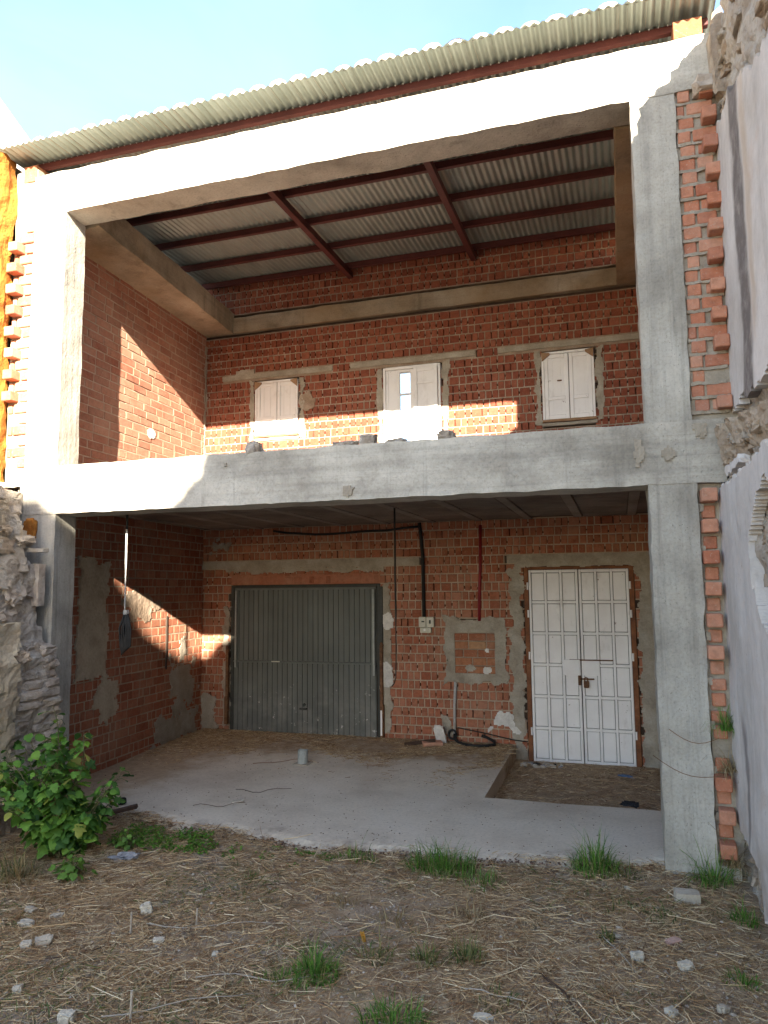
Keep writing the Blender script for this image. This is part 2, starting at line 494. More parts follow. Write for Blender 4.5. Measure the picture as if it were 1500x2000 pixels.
M['leaf'] = leafy('shrub_leaf', [(0, (0.04, 0.10, 0.028)), (0.35, (0.075, 0.185, 0.034)), (0.7, (0.12, 0.27, 0.04)), (0.95, (0.18, 0.34, 0.055)), (1, (0.34, 0.34, 0.08))])
M['herb'] = leafy('bright_herb', [(0, (0.08, 0.17, 0.03)), (1, (0.15, 0.28, 0.05))])
M['weed'] = leafy('green_weed', [(0, (0.06, 0.15, 0.02)), (0.6, (0.10, 0.23, 0.03)), (1, (0.16, 0.29, 0.04))])
M['grass'] = leafy('green_grass', [(0, (0.06, 0.14, 0.022)), (0.45, (0.105, 0.235, 0.035)), (0.8, (0.16, 0.31, 0.055)), (0.9, (0.30, 0.27, 0.12)), (1, (0.42, 0.34, 0.18))])
M['grass_mix'] = leafy('half_dry_grass', [(0, (0.07, 0.11, 0.03)), (0.5, (0.13, 0.17, 0.05)), (1, (0.32, 0.26, 0.12))])
M['grass_dry'] = leafy('dry_grass', [(0, (0.22, 0.15, 0.07)), (0.6, (0.36, 0.27, 0.14)), (1, (0.46, 0.38, 0.22))])
M['stem'] = simple('shrub_stem', [(0.3, (0.08, 0.09, 0.035)), (0.7, (0.14, 0.13, 0.06))], 20, rough=0.7, bump=0)


def glass():
    t = NT('window_glass')
    t.b.inputs['Base Color'].default_value = (0.9, 0.95, 0.97, 1)
    t.b.inputs['Roughness'].default_value = 0.02
    t.b.inputs['Transmission Weight'].default_value = 1.0
    t.b.inputs['IOR'].default_value = 1.1
    return t.m


M['glass'] = glass()


# ------------------------------------------------------------------ geometry helpers
def vn(p, s=1.0):
    return mnoise.noise(Vector(p) * s)


class MB:
    def __init__(s):
        s.v = []
        s.f = []

    def box(s, x0, x1, y0, y1, z0, z1, jit=0.0):
        o = len(s.v)
        for x in (x0, x1):
            for y in (y0, y1):
                for z in (z0, z1):
                    j = (random.uniform(-jit, jit), random.uniform(-jit, jit), random.uniform(-jit, jit)) if jit else (0, 0, 0)
                    s.v.append((x + j[0], y + j[1], z + j[2]))
        for a in ((0, 1, 3, 2), (4, 6, 7, 5), (0, 4, 5, 1), (2, 3, 7, 6), (0, 2, 6, 4), (1, 5, 7, 3)):
            s.f.append(tuple(o + i for i in a))
        return s

    def bbox(s, x0, x1, y0, y1, z0, z1, b=0.004, rot=None):
        """box with chamfered edges (44 triangles)"""
        c = Vector(((x0 + x1) / 2, (y0 + y1) / 2, (z0 + z1) / 2))
        h = Vector((abs(x1 - x0) / 2, abs(y1 - y0) / 2, abs(z1 - z0) / 2))
        b = min(b, min(h) * 0.6)
        o = len(s.v)
        idx = {}
        for sx in (-1, 1):
            for sy in (-1, 1):
                for sz in (-1, 1):
                    for ax in range(3):
                        p = Vector((sx * (h.x - b), sy * (h.y - b), sz * (h.z - b)))
                        p[ax] = (sx, sy, sz)[ax] * h[ax]
                        if rot:
                            p = rot @ p
                        idx[(sx, sy, sz, ax)] = len(s.v)
                        s.v.append(tuple(c + p))
        I = idx
        for ax in range(3):
            a1, a2 = (ax + 1) % 3, (ax + 2) % 3
            for sg in (-1, 1):
                q = []
                for (u, v_) in ((-1, -1), (1, -1), (1, 1), (-1, 1)):
                    k = [0, 0, 0]
                    k[ax] = sg
                    k[a1] = u
                    k[a2] = v_
                    q.append(I[(k[0], k[1], k[2], ax)])
                s.f.append(tuple(q if sg > 0 else q[::-1]))
            # edges along ax
            for u in (-1, 1):
                for v_ in (-1, 1):
                    q = []
                    for (e, aa) in ((-1, a1), (1, a1), (1, a2), (-1, a2)):
                        k = [0, 0, 0]
                        k[ax] = e
                        k[a1] = u
                        k[a2] = v_
                        q.append(I[(k[0], k[1], k[2], aa)])
                    s.f.append(tuple(q if u * v_ < 0 else q[::-1]))
        for sx in (-1, 1):
            for sy in (-1, 1):
                for sz in (-1, 1):
                    q = [I[(sx, sy, sz, 0)], I[(sx, sy, sz, 1)], I[(sx, sy, sz, 2)]]
                    s.f.append(tuple(q if sx * sy * sz > 0 else q[::-1]))
        return s

    def rough(s, x0, x1, y0, y1, z0, z1, cell=0.06, amp=0.006, sc=6.0, skew=None, edge=0.0):
        """box with a grid on every face, displaced by noise"""
        n = [max(1, int(round(abs(b - a) / cell))) for a, b in ((x0, x1), (y0, y1), (z0, z1))]
        lo, hi = (x0, y0, z0), (x1, y1, z1)
        idx = {}

        def vert(i, j, k):
            key = (i, j, k)
            if key not in idx:
                p = Vector([lo[a] + (hi[a] - lo[a]) * q / n[a] for a, q in enumerate((i, j, k))])
                ex = sum(1 for a, q in enumerate((i, j, k)) if q in (0, n[a]))
                am = amp + (edge if ex >= 2 else 0)
                d = Vector((vn(p, sc), vn(p + Vector((31, 7, 3)), sc), vn(p + Vector((3, 17, 41)), sc))) * am
                d += Vector((vn(p, sc * 4), vn(p + Vector((1, 7, 3)), sc * 4), vn(p + Vector((3, 1, 4)), sc * 4))) * am * 0.5
                p = p + d
                if skew:
                    p = skew(p)
                idx[key] = len(s.v)
                s.v.append(tuple(p))
            return idx[key]
        for ax in range(3):
            a1, a2 = (ax + 1) % 3, (ax + 2) % 3
            for side in (0, n[ax]):
                for u in range(n[a1]):
                    for v_ in range(n[a2]):
                        q = []
                        for (du, dv) in ((0, 0), (1, 0), (1, 1), (0, 1)):
                            k = [0, 0, 0]
                            k[ax] = side
                            k[a1] = u + du
                            k[a2] = v_ + dv
                            q.append(vert(*k))
                        s.f.append(tuple(q if side else q[::-1]))
        return s

    def tube(s, pts, r, n=8, cap=True):
        pts = [Vector(p) for p in pts]
        o = len(s.v)
        ref = Vector((0, 0, 1))
        prev = None
        for i, p in enumerate(pts):
            d = (pts[min(i + 1, len(pts) - 1)] - pts[max(i - 1, 0)]).normalized()
            a = d.cross(ref)
            if a.length < 0.1:
                a = d.cross(Vector((1, 0, 0)))
            a.normalize()
            if prev and a.dot(prev) < 0:
                a = -a
            prev = a
            b = d.cross(a)
            rr = r[i] if hasattr(r, '__len__') else r
            for k in range(n):
                t = 2 * math.pi * k / n
                s.v.append(tuple(p + a * math.cos(t) * rr + b * math.sin(t) * rr))
        for i in range(len(pts) - 1):
            for k in range(n):
                s.f.append((o + i * n + k, o + i * n + (k + 1) % n, o + (i + 1) * n + (k + 1) % n, o + (i + 1) * n + k))
        if cap:
            s.f.append(tuple(o + k for k in range(n))[::-1])
            s.f.append(tuple(o + (len(pts) - 1) * n + k for k in range(n)))
        return s

    def sheet(s, u0, u1, v0, v1, cell, inside, place, depth, back):
        """ragged slab: cells where inside(u, v); front surface at depth(u, v), sides run back to 'back'"""
        nu, nv = max(1, int(round((u1 - u0) / cell))), max(1, int(round((v1 - v0) / cell)))
        du, dv = (u1 - u0) / nu, (v1 - v0) / nv
        inn = [[inside(u0 + (i + .5) * du, v0 + (j + .5) * dv) for j in range(nv)] for i in range(nu)]
        idx = {}

        def vert(i, j, fr):
            k = (i, j, fr)
            if k not in idx:
                u, v_ = u0 + i * du, v0 + j * dv
                ju = vn((u * 9, v_ * 9, 3.1)) * cell * 0.7
                jv = vn((u * 9, v_ * 9, 8.7)) * cell * 0.7
                idx[k] = len(s.v)
                s.v.append(tuple(place(u + ju, v_ + jv, depth(u, v_) if fr else back)))
            return idx[k]
        for i in range(nu):
            for j in range(nv):
                if not inn[i][j]:
                    continue
                s.f.append((vert(i, j, 1), vert(i + 1, j, 1), vert(i + 1, j + 1, 1), vert(i, j + 1, 1)))
                for (di, dj, e) in ((-1, 0, ((i, j + 1), (i, j))), (1, 0, ((i + 1, j), (i + 1, j + 1))), (0, -1, ((i, j), (i + 1, j))), (0, 1, ((i + 1, j + 1), (i, j + 1)))):
                    a, b = i + di, j + dj
                    if a < 0 or b < 0 or a >= nu or b >= nv or not inn[a][b]:
                        s.f.append((vert(*e[0], 1), vert(*e[0], 0), vert(*e[1], 0), vert(*e[1], 1)))
        return s

    def mesh(s, name, mat, smooth=False):
        me = bpy.data.meshes.new(name)
        me.from_pydata(s.v, [], s.f)
        me.materials.append(mat)
        if smooth:
            me.polygons.foreach_set('use_smooth', [True] * len(me.polygons))
        me.update()
        return me

    def build(s, name, mat, parent=None, smooth=False, kind=None, label=None):
        """vertices are in the coordinates of the thing's root (or world when there is no parent)"""
        o = bpy.data.objects.new(name, s.mesh(name, mat, smooth))
        COL.objects.link(o)
        if parent:
            o.parent = parent
        if kind:
            o['kind'] = kind
        if label:
            o['label'] = label
        return o


def tag(o, label, cat, group=None):
    o['label'] = label
    o['category'] = cat
    if group:
        o['group'] = group
    return o


def thing(name, label, cat, loc=(0, 0, 0), rz=0.0, group=None):
    o = bpy.data.objects.new(name, None)
    o.empty_display_size = 0.1
    COL.objects.link(o)
    o.location = loc
    o.rotation_euler = (0, 0, rz)
    o['kind'] = 'thing'
    return tag(o, label, cat, group)


def inst(name, me, parent, loc, rot=(0, 0, 0), scale=(1, 1, 1)):
    o = bpy.data.objects.new(name, me)
    COL.objects.link(o)
    o.parent = parent
    o.location = loc
    o.rotation_euler = rot
    o.scale = scale
    return o


def fixnormals(o):
    bm = bmesh.new()
    bm.from_mesh(o.data)
    bmesh.ops.recalc_face_normals(bm, faces=bm.faces)
    bm.to_mesh(o.data)
    bm.free()
    return o


def boulder(seed, rx, ry, rz, rough=0.25, sub=1, flat=False):
    bm = bmesh.new()
    bmesh.ops.create_icosphere(bm, subdivisions=sub, radius=1)
    rr = random.Random(seed)
    off = Vector((rr.random() * 50, rr.random() * 50, rr.random() * 50))
    mb = MB()
    for v in bm.verts:
        p = v.co
        # push towards a box shape, then noise
        q = Vector([math.copysign(abs(c) ** 0.5, c) for c in p])
        k = 1 + rough * mnoise.noise(p * 1.3 + off) + rough * 0.6 * mnoise.noise(p * 3 + off) + rough * 0.45 * mnoise.noise(p * 8 + off)
        q = q * k
        mb.v.append((q.x * rx, q.y * ry, q.z * rz))
    bm.verts.index_update()
    for f in bm.faces:
        mb.f.append(tuple(v.index for v in f.verts))
    bm.free()
    return mb


# ------------------------------------------------------------------ key measures (metres)
W = 4.67          # clear width between the columns
D = 3.24          # face of the back wall
ZS0, ZS1 = 2.382, 2.787     # floor beam
ZB0, ZB1 = 5.035, 5.412     # top beam
T = 0.36          # frame depth


def gz(x, y):
    """height of the soil"""
    h = -0.035 + 0.018 * vn((x * 1.1, y * 1.1, 0.5)) + 0.012 * vn((x * 3.3, y * 3.3, 2.5))
    if y > 0.12:
        h -= min(1.0, (y - 0.12) / 0.2) * 0.3
    far = max(abs(x - 2.5) - 4, abs(y + 2) - 4, 0)
    return h - min(far * 0.01, 0.1)


# ------------------------------------------------------------------ ground sheet
def axis(lo, hi, step, far):
    a = list(np.arange(lo, hi + 1e-6, step))
    out = [1.0, 2.5, 6, 15, 40, 100, 250, 500]
    return [lo - o for o in reversed(out) if o <= far] + a + [hi + o for o in out if o <= far]


gx, gy = axis(-1.2, 5.8, 0.045, 500), axis(-5.2, 0.9, 0.045, 500)
g = MB()
for yv in gy:
    for xv in gx:
        z = gz(xv, yv)
        if -1.2 <= xv <= 5.8 and -5.2 <= yv <= 0.12:
            z += 0.012 * vn((xv * 9, yv * 9, 4.4)) + 0.007 * vn((xv * 21, yv * 21, 1.4))
        g.v.append((xv, yv, z))
nx = len(gx)
for j in range(len(gy) - 1):
    for i in range(nx - 1):
        g.f.append((j * nx + i, j * nx + i + 1, (j + 1) * nx + i + 1, (j + 1) * nx + i))
go = g.build('ground', M['soil'], smooth=True, kind='structure')

# ------------------------------------------------------------------ concrete floor slab and sunk door bay
RX, RY = 3.325, 1.27


def fz(x, y):
    return 0.0 + 0.05 * min(1, max(0, (y - 1.27) / 1.97)) + (0.03 * (y / 1.27) if y < 0 else 0) + 0.004 * vn((x * 2, y * 2, 9))


def yf(x):
    pts = [(-0.5, 0.15), (0.645, 0.12), (1.19, -0.04), (1.72, -0.09), (2.38, -0.22), (3.07, -0.14), (3.74, -0.10), (4.36, 0.0), (4.95, 0.05)]
    for (a, b), (c, e) in zip(pts, pts[1:]):
        if a <= x <= c:
            base = b + (e - b) * (x - a) / (c - a)
            break
    else:
        base = 0.05
    return base + 0.05 * vn((x * 4, 1, 1)) + 0.03 * vn((x * 14, 2, 1))


fl = MB()


def floor_block(x0, x1, y1):
    nxx, nyy = int((x1 - x0) / 0.04), int(y1 / 0.04)
    o = len(fl.v)
    for i in range(nxx + 1):
        x = x0 + (x1 - x0) * i / nxx
        a = yf(x)
        fl.v.append((x, a - 0.01, -0.3))
        for j in range(nyy + 1):
            t = j / nyy
            y = a + (y1 - a) * t
            z = fz(x, y)
            dd_ = y - a
            if dd_ < 0.16:
                z -= (0.045 + 0.015 * vn((x * 12, 0, 0))) * (1 - dd_ / 0.16) ** 1.6 + 0.006 * vn((x * 25, y * 25, 2))
            fl.v.append((x, y, z))
        fl.v.append((x, y1, -0.3))
    m = nyy + 3
    for i in range(nxx):
        for j in range(m - 1):
            fl.f.append((o + i * m + j, o + (i + 1) * m + j, o + (i + 1) * m + j + 1, o + i * m + j + 1))
    return o, m, nxx


o1, m1, n1 = floor_block(-0.5, RX, 3.28)
fl.f.append(tuple(o1 + n1 * m1 + k for k in range(m1)))
floor_block(RX, 4.95, RY)
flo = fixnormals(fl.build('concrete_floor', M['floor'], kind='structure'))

rg = MB()
for i in range(41):
    for j in range(51):
        x, y = RX - 0.02 + i * (1.65 / 40), RY - 0.02 + j * (2.03 / 50)
        rg.v.append((x, y, -0.125 + 0.012 * vn((x * 3, y * 3, 5)) + 0.008 * vn((x * 11, y * 11, 6)) + 0.02 * max(0, (y - 2.6))))
for i in range(40):
    for j in range(50):
        rg.f.append((i * 51 + j, (i + 1) * 51 + j, (i + 1) * 51 + j + 1, i * 51 + j + 1))
rg.build('dirt_ground', M['dirt'], smooth=True, kind='structure')

# ------------------------------------------------------------------ the concrete building
bld = thing('concrete_building', 'two storey grey concrete frame with open front under a corrugated metal roof', 'building')


def skew_left(p):
    # the left column turns outwards with depth
    return Vector((p.x - 0.12 * max(0, p.y), p.y, p.z))


MB().rough(-0.34, 0.0, 0, 0.29, ZS1 + 0.0, ZB0, 0.05, 0.0025, 5, skew_left, 0.003).build('column', M['concrete_v'], bld, label='upper left concrete column in full sun')
MB().rough(-0.36, 0.0, 0, 0.29, -0.3, ZS0, 0.05, 0.0025, 5, skew_left, 0.003).build('column', M['concrete_v'], bld, label='lower left concrete column behind the rubble')
MB().rough(W, 4.953, 0, 0.34, ZS1, ZB0, 0.05, 0.004, 5, None, 0.006).build('column', M['concrete_v'], bld, label='upper right concrete column')
MB().rough(W + 0.0, 4.965, 0, 0.34, -0.3, ZS0, 0.05, 0.005, 5, None, 0.008).build('column', M['concrete_v'], bld, label='lower right concrete column standing on the slab')
MB().rough(-0.345, 5.19, -0.004, 0.27, ZB0, ZB1, 0.05, 0.004, 5, None, 0.005).build('roof_beam', M['concrete'], bld)
MB().rough(-0.37, 5.14, -0.006, 0.28, ZS0, ZS1, 0.05, 0.004, 5, None, 0.005).build('floor_beam', M['concrete'], bld)
MB().rough(4.965, 5.10, -0.002, 0.25, -0.05, 0.05, 0.05, 0.01).build('footing', M['concrete'], bld)
MB().rough(-0.34, 5.0, 0.19, 0.268, ZB1 - 0.01, 5.535, 0.06, 0.006).build('sun_blocker', M['mortar_grey'], bld)  # added hidden strip, stops sun passing between beam and purlin
# small patches of lean concrete left on the floor beam
for (x, z, ru, rv) in ((4.62, 2.60, 0.035, 0.10), (4.80, 2.58, 0.04, 0.05), (5.00, 2.72, 0.05, 0.06), (2.6, 2.45, 0.05, 0.05), (1.6, 2.70, 0.012, 0.012)):
    MB().sheet(x - ru, x + ru, z - rv, z + rv, 0.015, lambda u, v: ((u - x) / ru) ** 2 + ((v - z) / rv) ** 2 < 0.8 + 0.5 * vn((u * 30, v * 30, 0)),
               lambda u, v, w_: (u, w_, v), lambda u, v: -0.017 - 0.004 * vn((u * 40, v * 40, 1)), -0.004).build('concrete_patch', M['mortar_grey'], bld)

# inner side beams, back beam
MB().rough(-0.56, -0.06, 0.3, 3.24, ZB0 - 0.01, 5.30, 0.06, 0.005, 5, lambda p: Vector((p.x + 0.16 - 0.085 * (p.y - 0.3), p.y, p.z)), 0.006).build('side_beam', M['concrete_in_shade'], bld)
MB().rough(4.57, 4.98, 0.29, 3.24, ZB0 - 0.01, 5.30, 0.06, 0.005, 5, None, 0.006).build('side_beam', M['concrete_in_shade'], bld)
MB().rough(-0.60, 4.98, 3.215, 3.5, ZB0, 5.232, 0.06, 0.004, 5, None, 0.005).build('back_beam', M['concrete_in_shade'], bld)
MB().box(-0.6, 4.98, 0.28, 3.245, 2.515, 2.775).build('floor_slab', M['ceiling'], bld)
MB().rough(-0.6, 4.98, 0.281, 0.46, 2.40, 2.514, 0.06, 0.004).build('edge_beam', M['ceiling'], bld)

# ceiling joists and hollow blocks of the ground floor
jx = [-0.29 + 0.5455 * k for k in range(10)]
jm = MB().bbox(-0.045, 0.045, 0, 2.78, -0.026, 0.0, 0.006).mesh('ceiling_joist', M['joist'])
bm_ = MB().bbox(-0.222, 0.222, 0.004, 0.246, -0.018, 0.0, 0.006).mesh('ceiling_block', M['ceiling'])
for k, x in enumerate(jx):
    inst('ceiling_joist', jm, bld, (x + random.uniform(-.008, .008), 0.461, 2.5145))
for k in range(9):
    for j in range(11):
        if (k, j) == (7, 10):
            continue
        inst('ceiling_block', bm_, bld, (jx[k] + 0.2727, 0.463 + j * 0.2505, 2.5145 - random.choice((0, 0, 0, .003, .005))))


# ------------------------------------------------------------------ roof
def rz_(y):
    return 5.60 + 0.03 * y


EAVE = -0.20
cor = MB()
per, amp = 0.0615, 0.0095
xs = np.arange(-0.62, 5.24, per / 8)
ys = [EAVE, -0.1, 0.1, 0.8, 1.6, 2.4, 3.46]
for y in ys:
    for x in xs:
        cor.v.append((x, y + (0.006 * vn((x * 3, 0, 0)) if y == EAVE else 0), rz_(y) + 0.012 + amp * math.cos(2 * math.pi * x / per) + 0.004 * vn((x * 0.8, y, 0))))
n = len(xs)
for j in range(len(ys) - 1):
    for i in range(n - 1):
        cor.f.append((j * n + i, j * n + i + 1, (j + 1) * n + i + 1, (j + 1) * n + i))
cor.build('corrugated_roof', M['zinc'], bld, smooth=True)
for (y, h) in ((0.12, 0.056), (0.68, 0.07), (1.28, 0.07), (1.9, 0.07), (2.53, 0.07), (3.12, 0.07)):
    z = rz_(y) - 0.001
    MB().bbox(-0.55, 5.2, y - 0.022, y + 0.022, z - h, z, 0.004).build('purlin', M['steel_red'], bld)
sc = MB()
for k in range(92):
    x = -0.5 + per * k + per / 2
    sc.tube([(x, 0.087, rz_(0.1) - 0.012), (x, 0.079, rz_(0.1) - 0.012)], 0.005, 6)
sc.build('screw_row', M['screw'], bld, kind='stuff')
for x in (1.456, 2.989):
    y0, y1 = 0.28, 3.24
    r = MB()
    v = []
    for (y) in (y0, y1):
        z = rz_(y) - 0.073
        for (a, b) in ((-0.03, -0.075), (0.03, -0.075), (0.03, 0), (-0.03, 0)):
            v.append((x + a, y, z + b))
    r.v = v
    r.f = [(0, 1, 2, 3), (7, 6, 5, 4), (0, 4, 5, 1), (1, 5, 6, 2), (2, 6, 7, 3), (3, 7, 4, 0)]
    fixnormals(r.build('rafter', M['steel_red'], bld))
# the two brick pads under the eave purlin
MB().bbox(4.966, 5.148, -0.003, 0.186, ZB1 + 0.004, rz_(0.1) - 0.057, 0.004).build('brick_pad', M['brick_orange'], bld)
MB().bbox(-0.50, -0.36, 0.02, 0.186, ZB1 - 0.02, rz_(0.1) - 0.057, 0.004).build('brick_pad', M['brick_orange'], bld)
# barrel roof tiles lying on the sheet along the eave
tm = MB()
nseg = 9
for (y, rr) in ((0, 0.072), (0.42, 0.062)):
    for k in range(nseg):
        a = math.pi * k / (nseg - 1)
        tm.v.append((math.cos(a) * rr, y, math.sin(a) * rr * 0.68))
for (y, rr) in ((0, 0.060), (0.42, 0.050)):
    for k in range(nseg):
        a = math.pi * k / (nseg - 1)
        tm.v.append((math.cos(a) * rr, y, math.sin(a) * rr * 0.68))
for k in range(nseg - 1):
    tm.f.append((k, k + 1, nseg + k + 1, nseg + k))
    tm.f.append((2 * nseg + k + 1, 2 * nseg + k, 3 * nseg + k, 3 * nseg + k + 1))
    tm.f.append((k + 1, k, 2 * nseg + k, 2 * nseg + k + 1))
# mortar plug in the mouth
tm.f.append(tuple(k for k in range(nseg)))
tmesh = tm.mesh('roof_tile', M['tile'], False)
for r_ in range(2):
    for k in range(33):
        x = -0.52 + k * 0.175
        y = EAVE + 0.025 + r_ * 0.36 + random.uniform(-.008, .008)
        inst('roof_tile', tmesh, bld, (x + random.uniform(-.006, .006), y, rz_(y) + 0.016 + r_ * 0.012), (math.atan(0.03), 0, random.uniform(-.02, .02)))
tops = MB()
for k in range(33):
    x = -0.52 + k * 0.175
    o_ = len(tops.v)
    for y in (0.70, 3.45):
        for q_ in range(7):
            a_ = math.pi * q_ / 6
            tops.v.append((x + 0.07 * math.cos(a_), y, rz_(y) + 0.03 + 0.055 * math.sin(a_)))
    for q_ in range(6):
        tops.f.append((o_ + q_, o_ + q_ + 1, o_ + 8 + q_, o_ + 7 + q_))
tops.build('roof_tile_field', M['tile'], bld, True, kind='stuff')

# ------------------------------------------------------------------ brick walls
BR = {}


def brick_mesh(L, H, dep, mat, key):
    k = (round(L, 3), key)
    if k not in BR:
        BR[k] = MB().bbox(-L / 2, L / 2, 0, dep, -H / 2, H / 2, 0.005).mesh('brick', mat)
    return BR[k]


def in_rect(u, z, r):
    return r[0] < u < r[1] and r[2] < z < r[3]


def brick_wall(root, u0, u1, z0, z1, holes, mat, mortar_mat, layout, H=0.087, pitch=0.099, vis=None, filled=1.0, key='b', proud=0.0, limit=298):
    """bricks in the root's own axes: x along the wall, y into it, z up.  layout(row) -> list of (length, gap)"""
    mw = root.matrix_basis.copy()
    camL = mw.inverted() @ CAM
    items = []
    mo = MB()
    rows = int(round((z1 - z0) / pitch))
    pitch = (z1 - z0) / rows
    for r in range(rows):
        zc = z0 + (r + 0.5) * pitch
        # bed joint
        segs = [(u0, u1)]
        for h in holes:
            if h[2] < z0 + (r + 1) * pitch < h[3]:
                ns = []
                for (a, b) in segs:
                    if h[1] <= a or h[0] >= b:
                        ns.append((a, b))
                    else:
                        if h[0] > a:
                            ns.append((a, h[0]))
                        if h[1] < b:
                            ns.append((h[1], b))
                segs = ns
        hb = (pitch - H)
        for (a, b) in segs:
            st = a
            while st < b - 0.01:
                en = min(b, st + random.uniform(0.25, 0.6))
                rec = random.uniform(0.001, 0.007)
                mo.box(st, en, rec, 0.06, zc + pitch / 2 - hb / 2 - 0.001, zc + pitch / 2 + hb / 2 + 0.001)
                st = en
        u = u0 - random.uniform(0, 0.1)
        for (L, gap) in layout(r):
            a, b = u, u + L
            u = b + gap
            a, b = max(a, u0), min(b, u1)
            if b - a < 0.03 or a >= u1:
                if a >= u1:
                    break
                continue
            skip = False
            for h in holes:
                if zc + H * 0.35 > h[2] and zc - H * 0.35 < h[3] and b > h[0] and a < h[1]:
                    # clip against the hole
                    if a < h[0] - 0.04:
                        b = min(b, h[0])
                    elif b > h[1] + 0.04:
                        a = max(a, h[1])
                    else:
                        skip = True
            if skip or b - a < 0.03:
                continue
            items.append((a, b, zc))
            if random.random() < filled and gap > 0.004:
                rec = random.uniform(0.002, 0.008)
                e = min(u, u1)
                if e > b and not any(in_rect((b + e) / 2, zc, h) for h in holes):
                    mo.box(b - 0.001, e + 0.001, rec, 0.06, zc - H / 2 - 0.001, zc + H / 2 + 0.001)
            elif random.random() < 0.85 and gap > 0.004:
                e = min(u, u1)
                lo = zc - H / 2 + random.uniform(0.1, 0.45) * H
                if e > b and not any(in_rect((b + e) / 2, zc, h) for h in holes):
                    rec = random.uniform(.003, .008)
                    mo.box(b - 0.001, e + 0.001, rec, 0.06, zc - H / 2 - 0.001, lo)
                    mo.box(b - 0.001, e + 0.001, rec, 0.06, lo + random.uniform(0.25, 0.45) * H, zc + H / 2 + 0.001)
    # backing
    us = sorted(set([u0, u1] + [c for h in holes if len(h) > 4 for c in h[:2]]))
    zs = sorted(set([z0, z1] + [c for h in holes if len(h) > 4 for c in h[2:4]]))
    back = MB()
    for a, b in zip(us, us[1:]):
        for c, d in zip(zs, zs[1:]):
            if any(in_rect((a + b) / 2, (c + d) / 2, h) for h in holes if len(h) > 4):
                continue
            back.box(a, b, 0.055, 0.2, c, d)
    back.build('wall_core', M['mortar_dark'], root)
    mo.build('mortar_joints', mortar_mat, root, kind='stuff')

    def size(it):
        a, b, zc = it
        c = Vector(((a + b) / 2, 0, zc))
        if vis and not vis(c.x, zc):
            return 0
        dd = c - camL
        return (b - a) * abs(dd.y) / dd.length ** 3
    items.sort(key=size, reverse=True)
    rest = MB()
    for i, (a, b, zc) in enumerate(items):
        L = b - a
        dy = random.uniform(-0.003, 0.004) - proud
        dz = random.uniform(-0.003, 0.003)
        if i < limit:
            Lq = round(L / 0.01) * 0.01
            me = brick_mesh(Lq, H, 0.06, mat, key)
            inst('brick', me, root, ((a + b) / 2, dy, zc + dz), (random.uniform(-.012, .012), random.uniform(-.012, .012), 0), (L / Lq, 1, 1))
        else:
            rest.bbox(a, b, dy, 0.06, zc + dz - H / 2, zc + dz + H / 2, 0.005)
    if rest.f:
        rest.build('brick_field', mat, root, kind='stuff')


def headers(r):
    out = []
    for k in range(100):
        out.append((random.choice((0.060, 0.062, 0.064, 0.064, 0.068, 0.068, 0.112)), random.choice((0.008, 0.010, 0.011, 0.013))))
    return out


def stretch(r):
    out = [((0.24 if r % 2 else 0.12), 0.013)]
    for k in range(40):
        out.append((random.choice((0.238, 0.24, 0.24, 0.243, 0.115)), random.choice((0.011, 0.014, 0.016))))
    return out


def mixed(r):
    if r % 3 == 1:
        return [(random.choice((0.07, 0.112, 0.07)), random.choice((0.010, 0.013, 0.016))) for k in range(80)]
    return [((0.24 if r % 2 else 0.12), 0.013)] + [(random.choice((0.24, 0.115, 0.115, 0.07, 0.17)), random.choice((0.011, 0.014))) for k in range(50)]


def patch(root, u0, u1, z0, z1, mat, name='mortar_patch', thick=0.010, amp=0.35, cell=0.02, shape='rect', hole=None, seed=0.0, freq=6.0):
    cu, cz_ = (u0 + u1) / 2, (z0 + z1) / 2
    hu, hz = (u1 - u0) / 2, (z1 - z0) / 2
    m = min(hu, hz)

    def inside(u, v):
        nn = vn((u * freq, v * freq, seed)) * 0.75 + vn((u * freq * 3.1, v * freq * 3.1, seed + 5)) * 0.25
        if hole and in_rect(u, v, hole):
            return False
        if shape == 'rect':
            dd = min(hu - abs(u - cu), hz - abs(v - cz_))
            return dd > m * amp * (0.5 + nn)
        dd = 1 - ((u - cu) / hu) ** 2 - ((v - cz_) / hz) ** 2
        return dd > amp * (0.5 + nn * 1.4)
    mb = MB().sheet(u0, u1, z0, z1, cell, inside, lambda u, v, w_: (u, w_, v),
                    lambda u, v: -thick - 0.004 * vn((u * 12, v * 12, seed)) - 0.003 * vn((u * 35, v * 35, seed)), 0.012)
    if mb.f:
        return mb.build(name, mat, root, smooth=False)


# -- back wall, upper storey
ox = -0.58
bwu = thing('brick_wall', 'upper storey red brick back wall with three white shuttered windows', 'wall', (ox, D, 0), 0)
W1 = (0.17, 0.745, 3.64, 4.355)
W2 = (1.87, 2.56, 2.80, 4.365)
W3 = (3.735, 4.29, 3.56, 4.355)
LT = [(-0.30, 1.215), (1.45, 2.98), (3.24, 4.90)]


def L_(r):
    return (r[0] - ox, r[1] - ox, r[2], r[3])


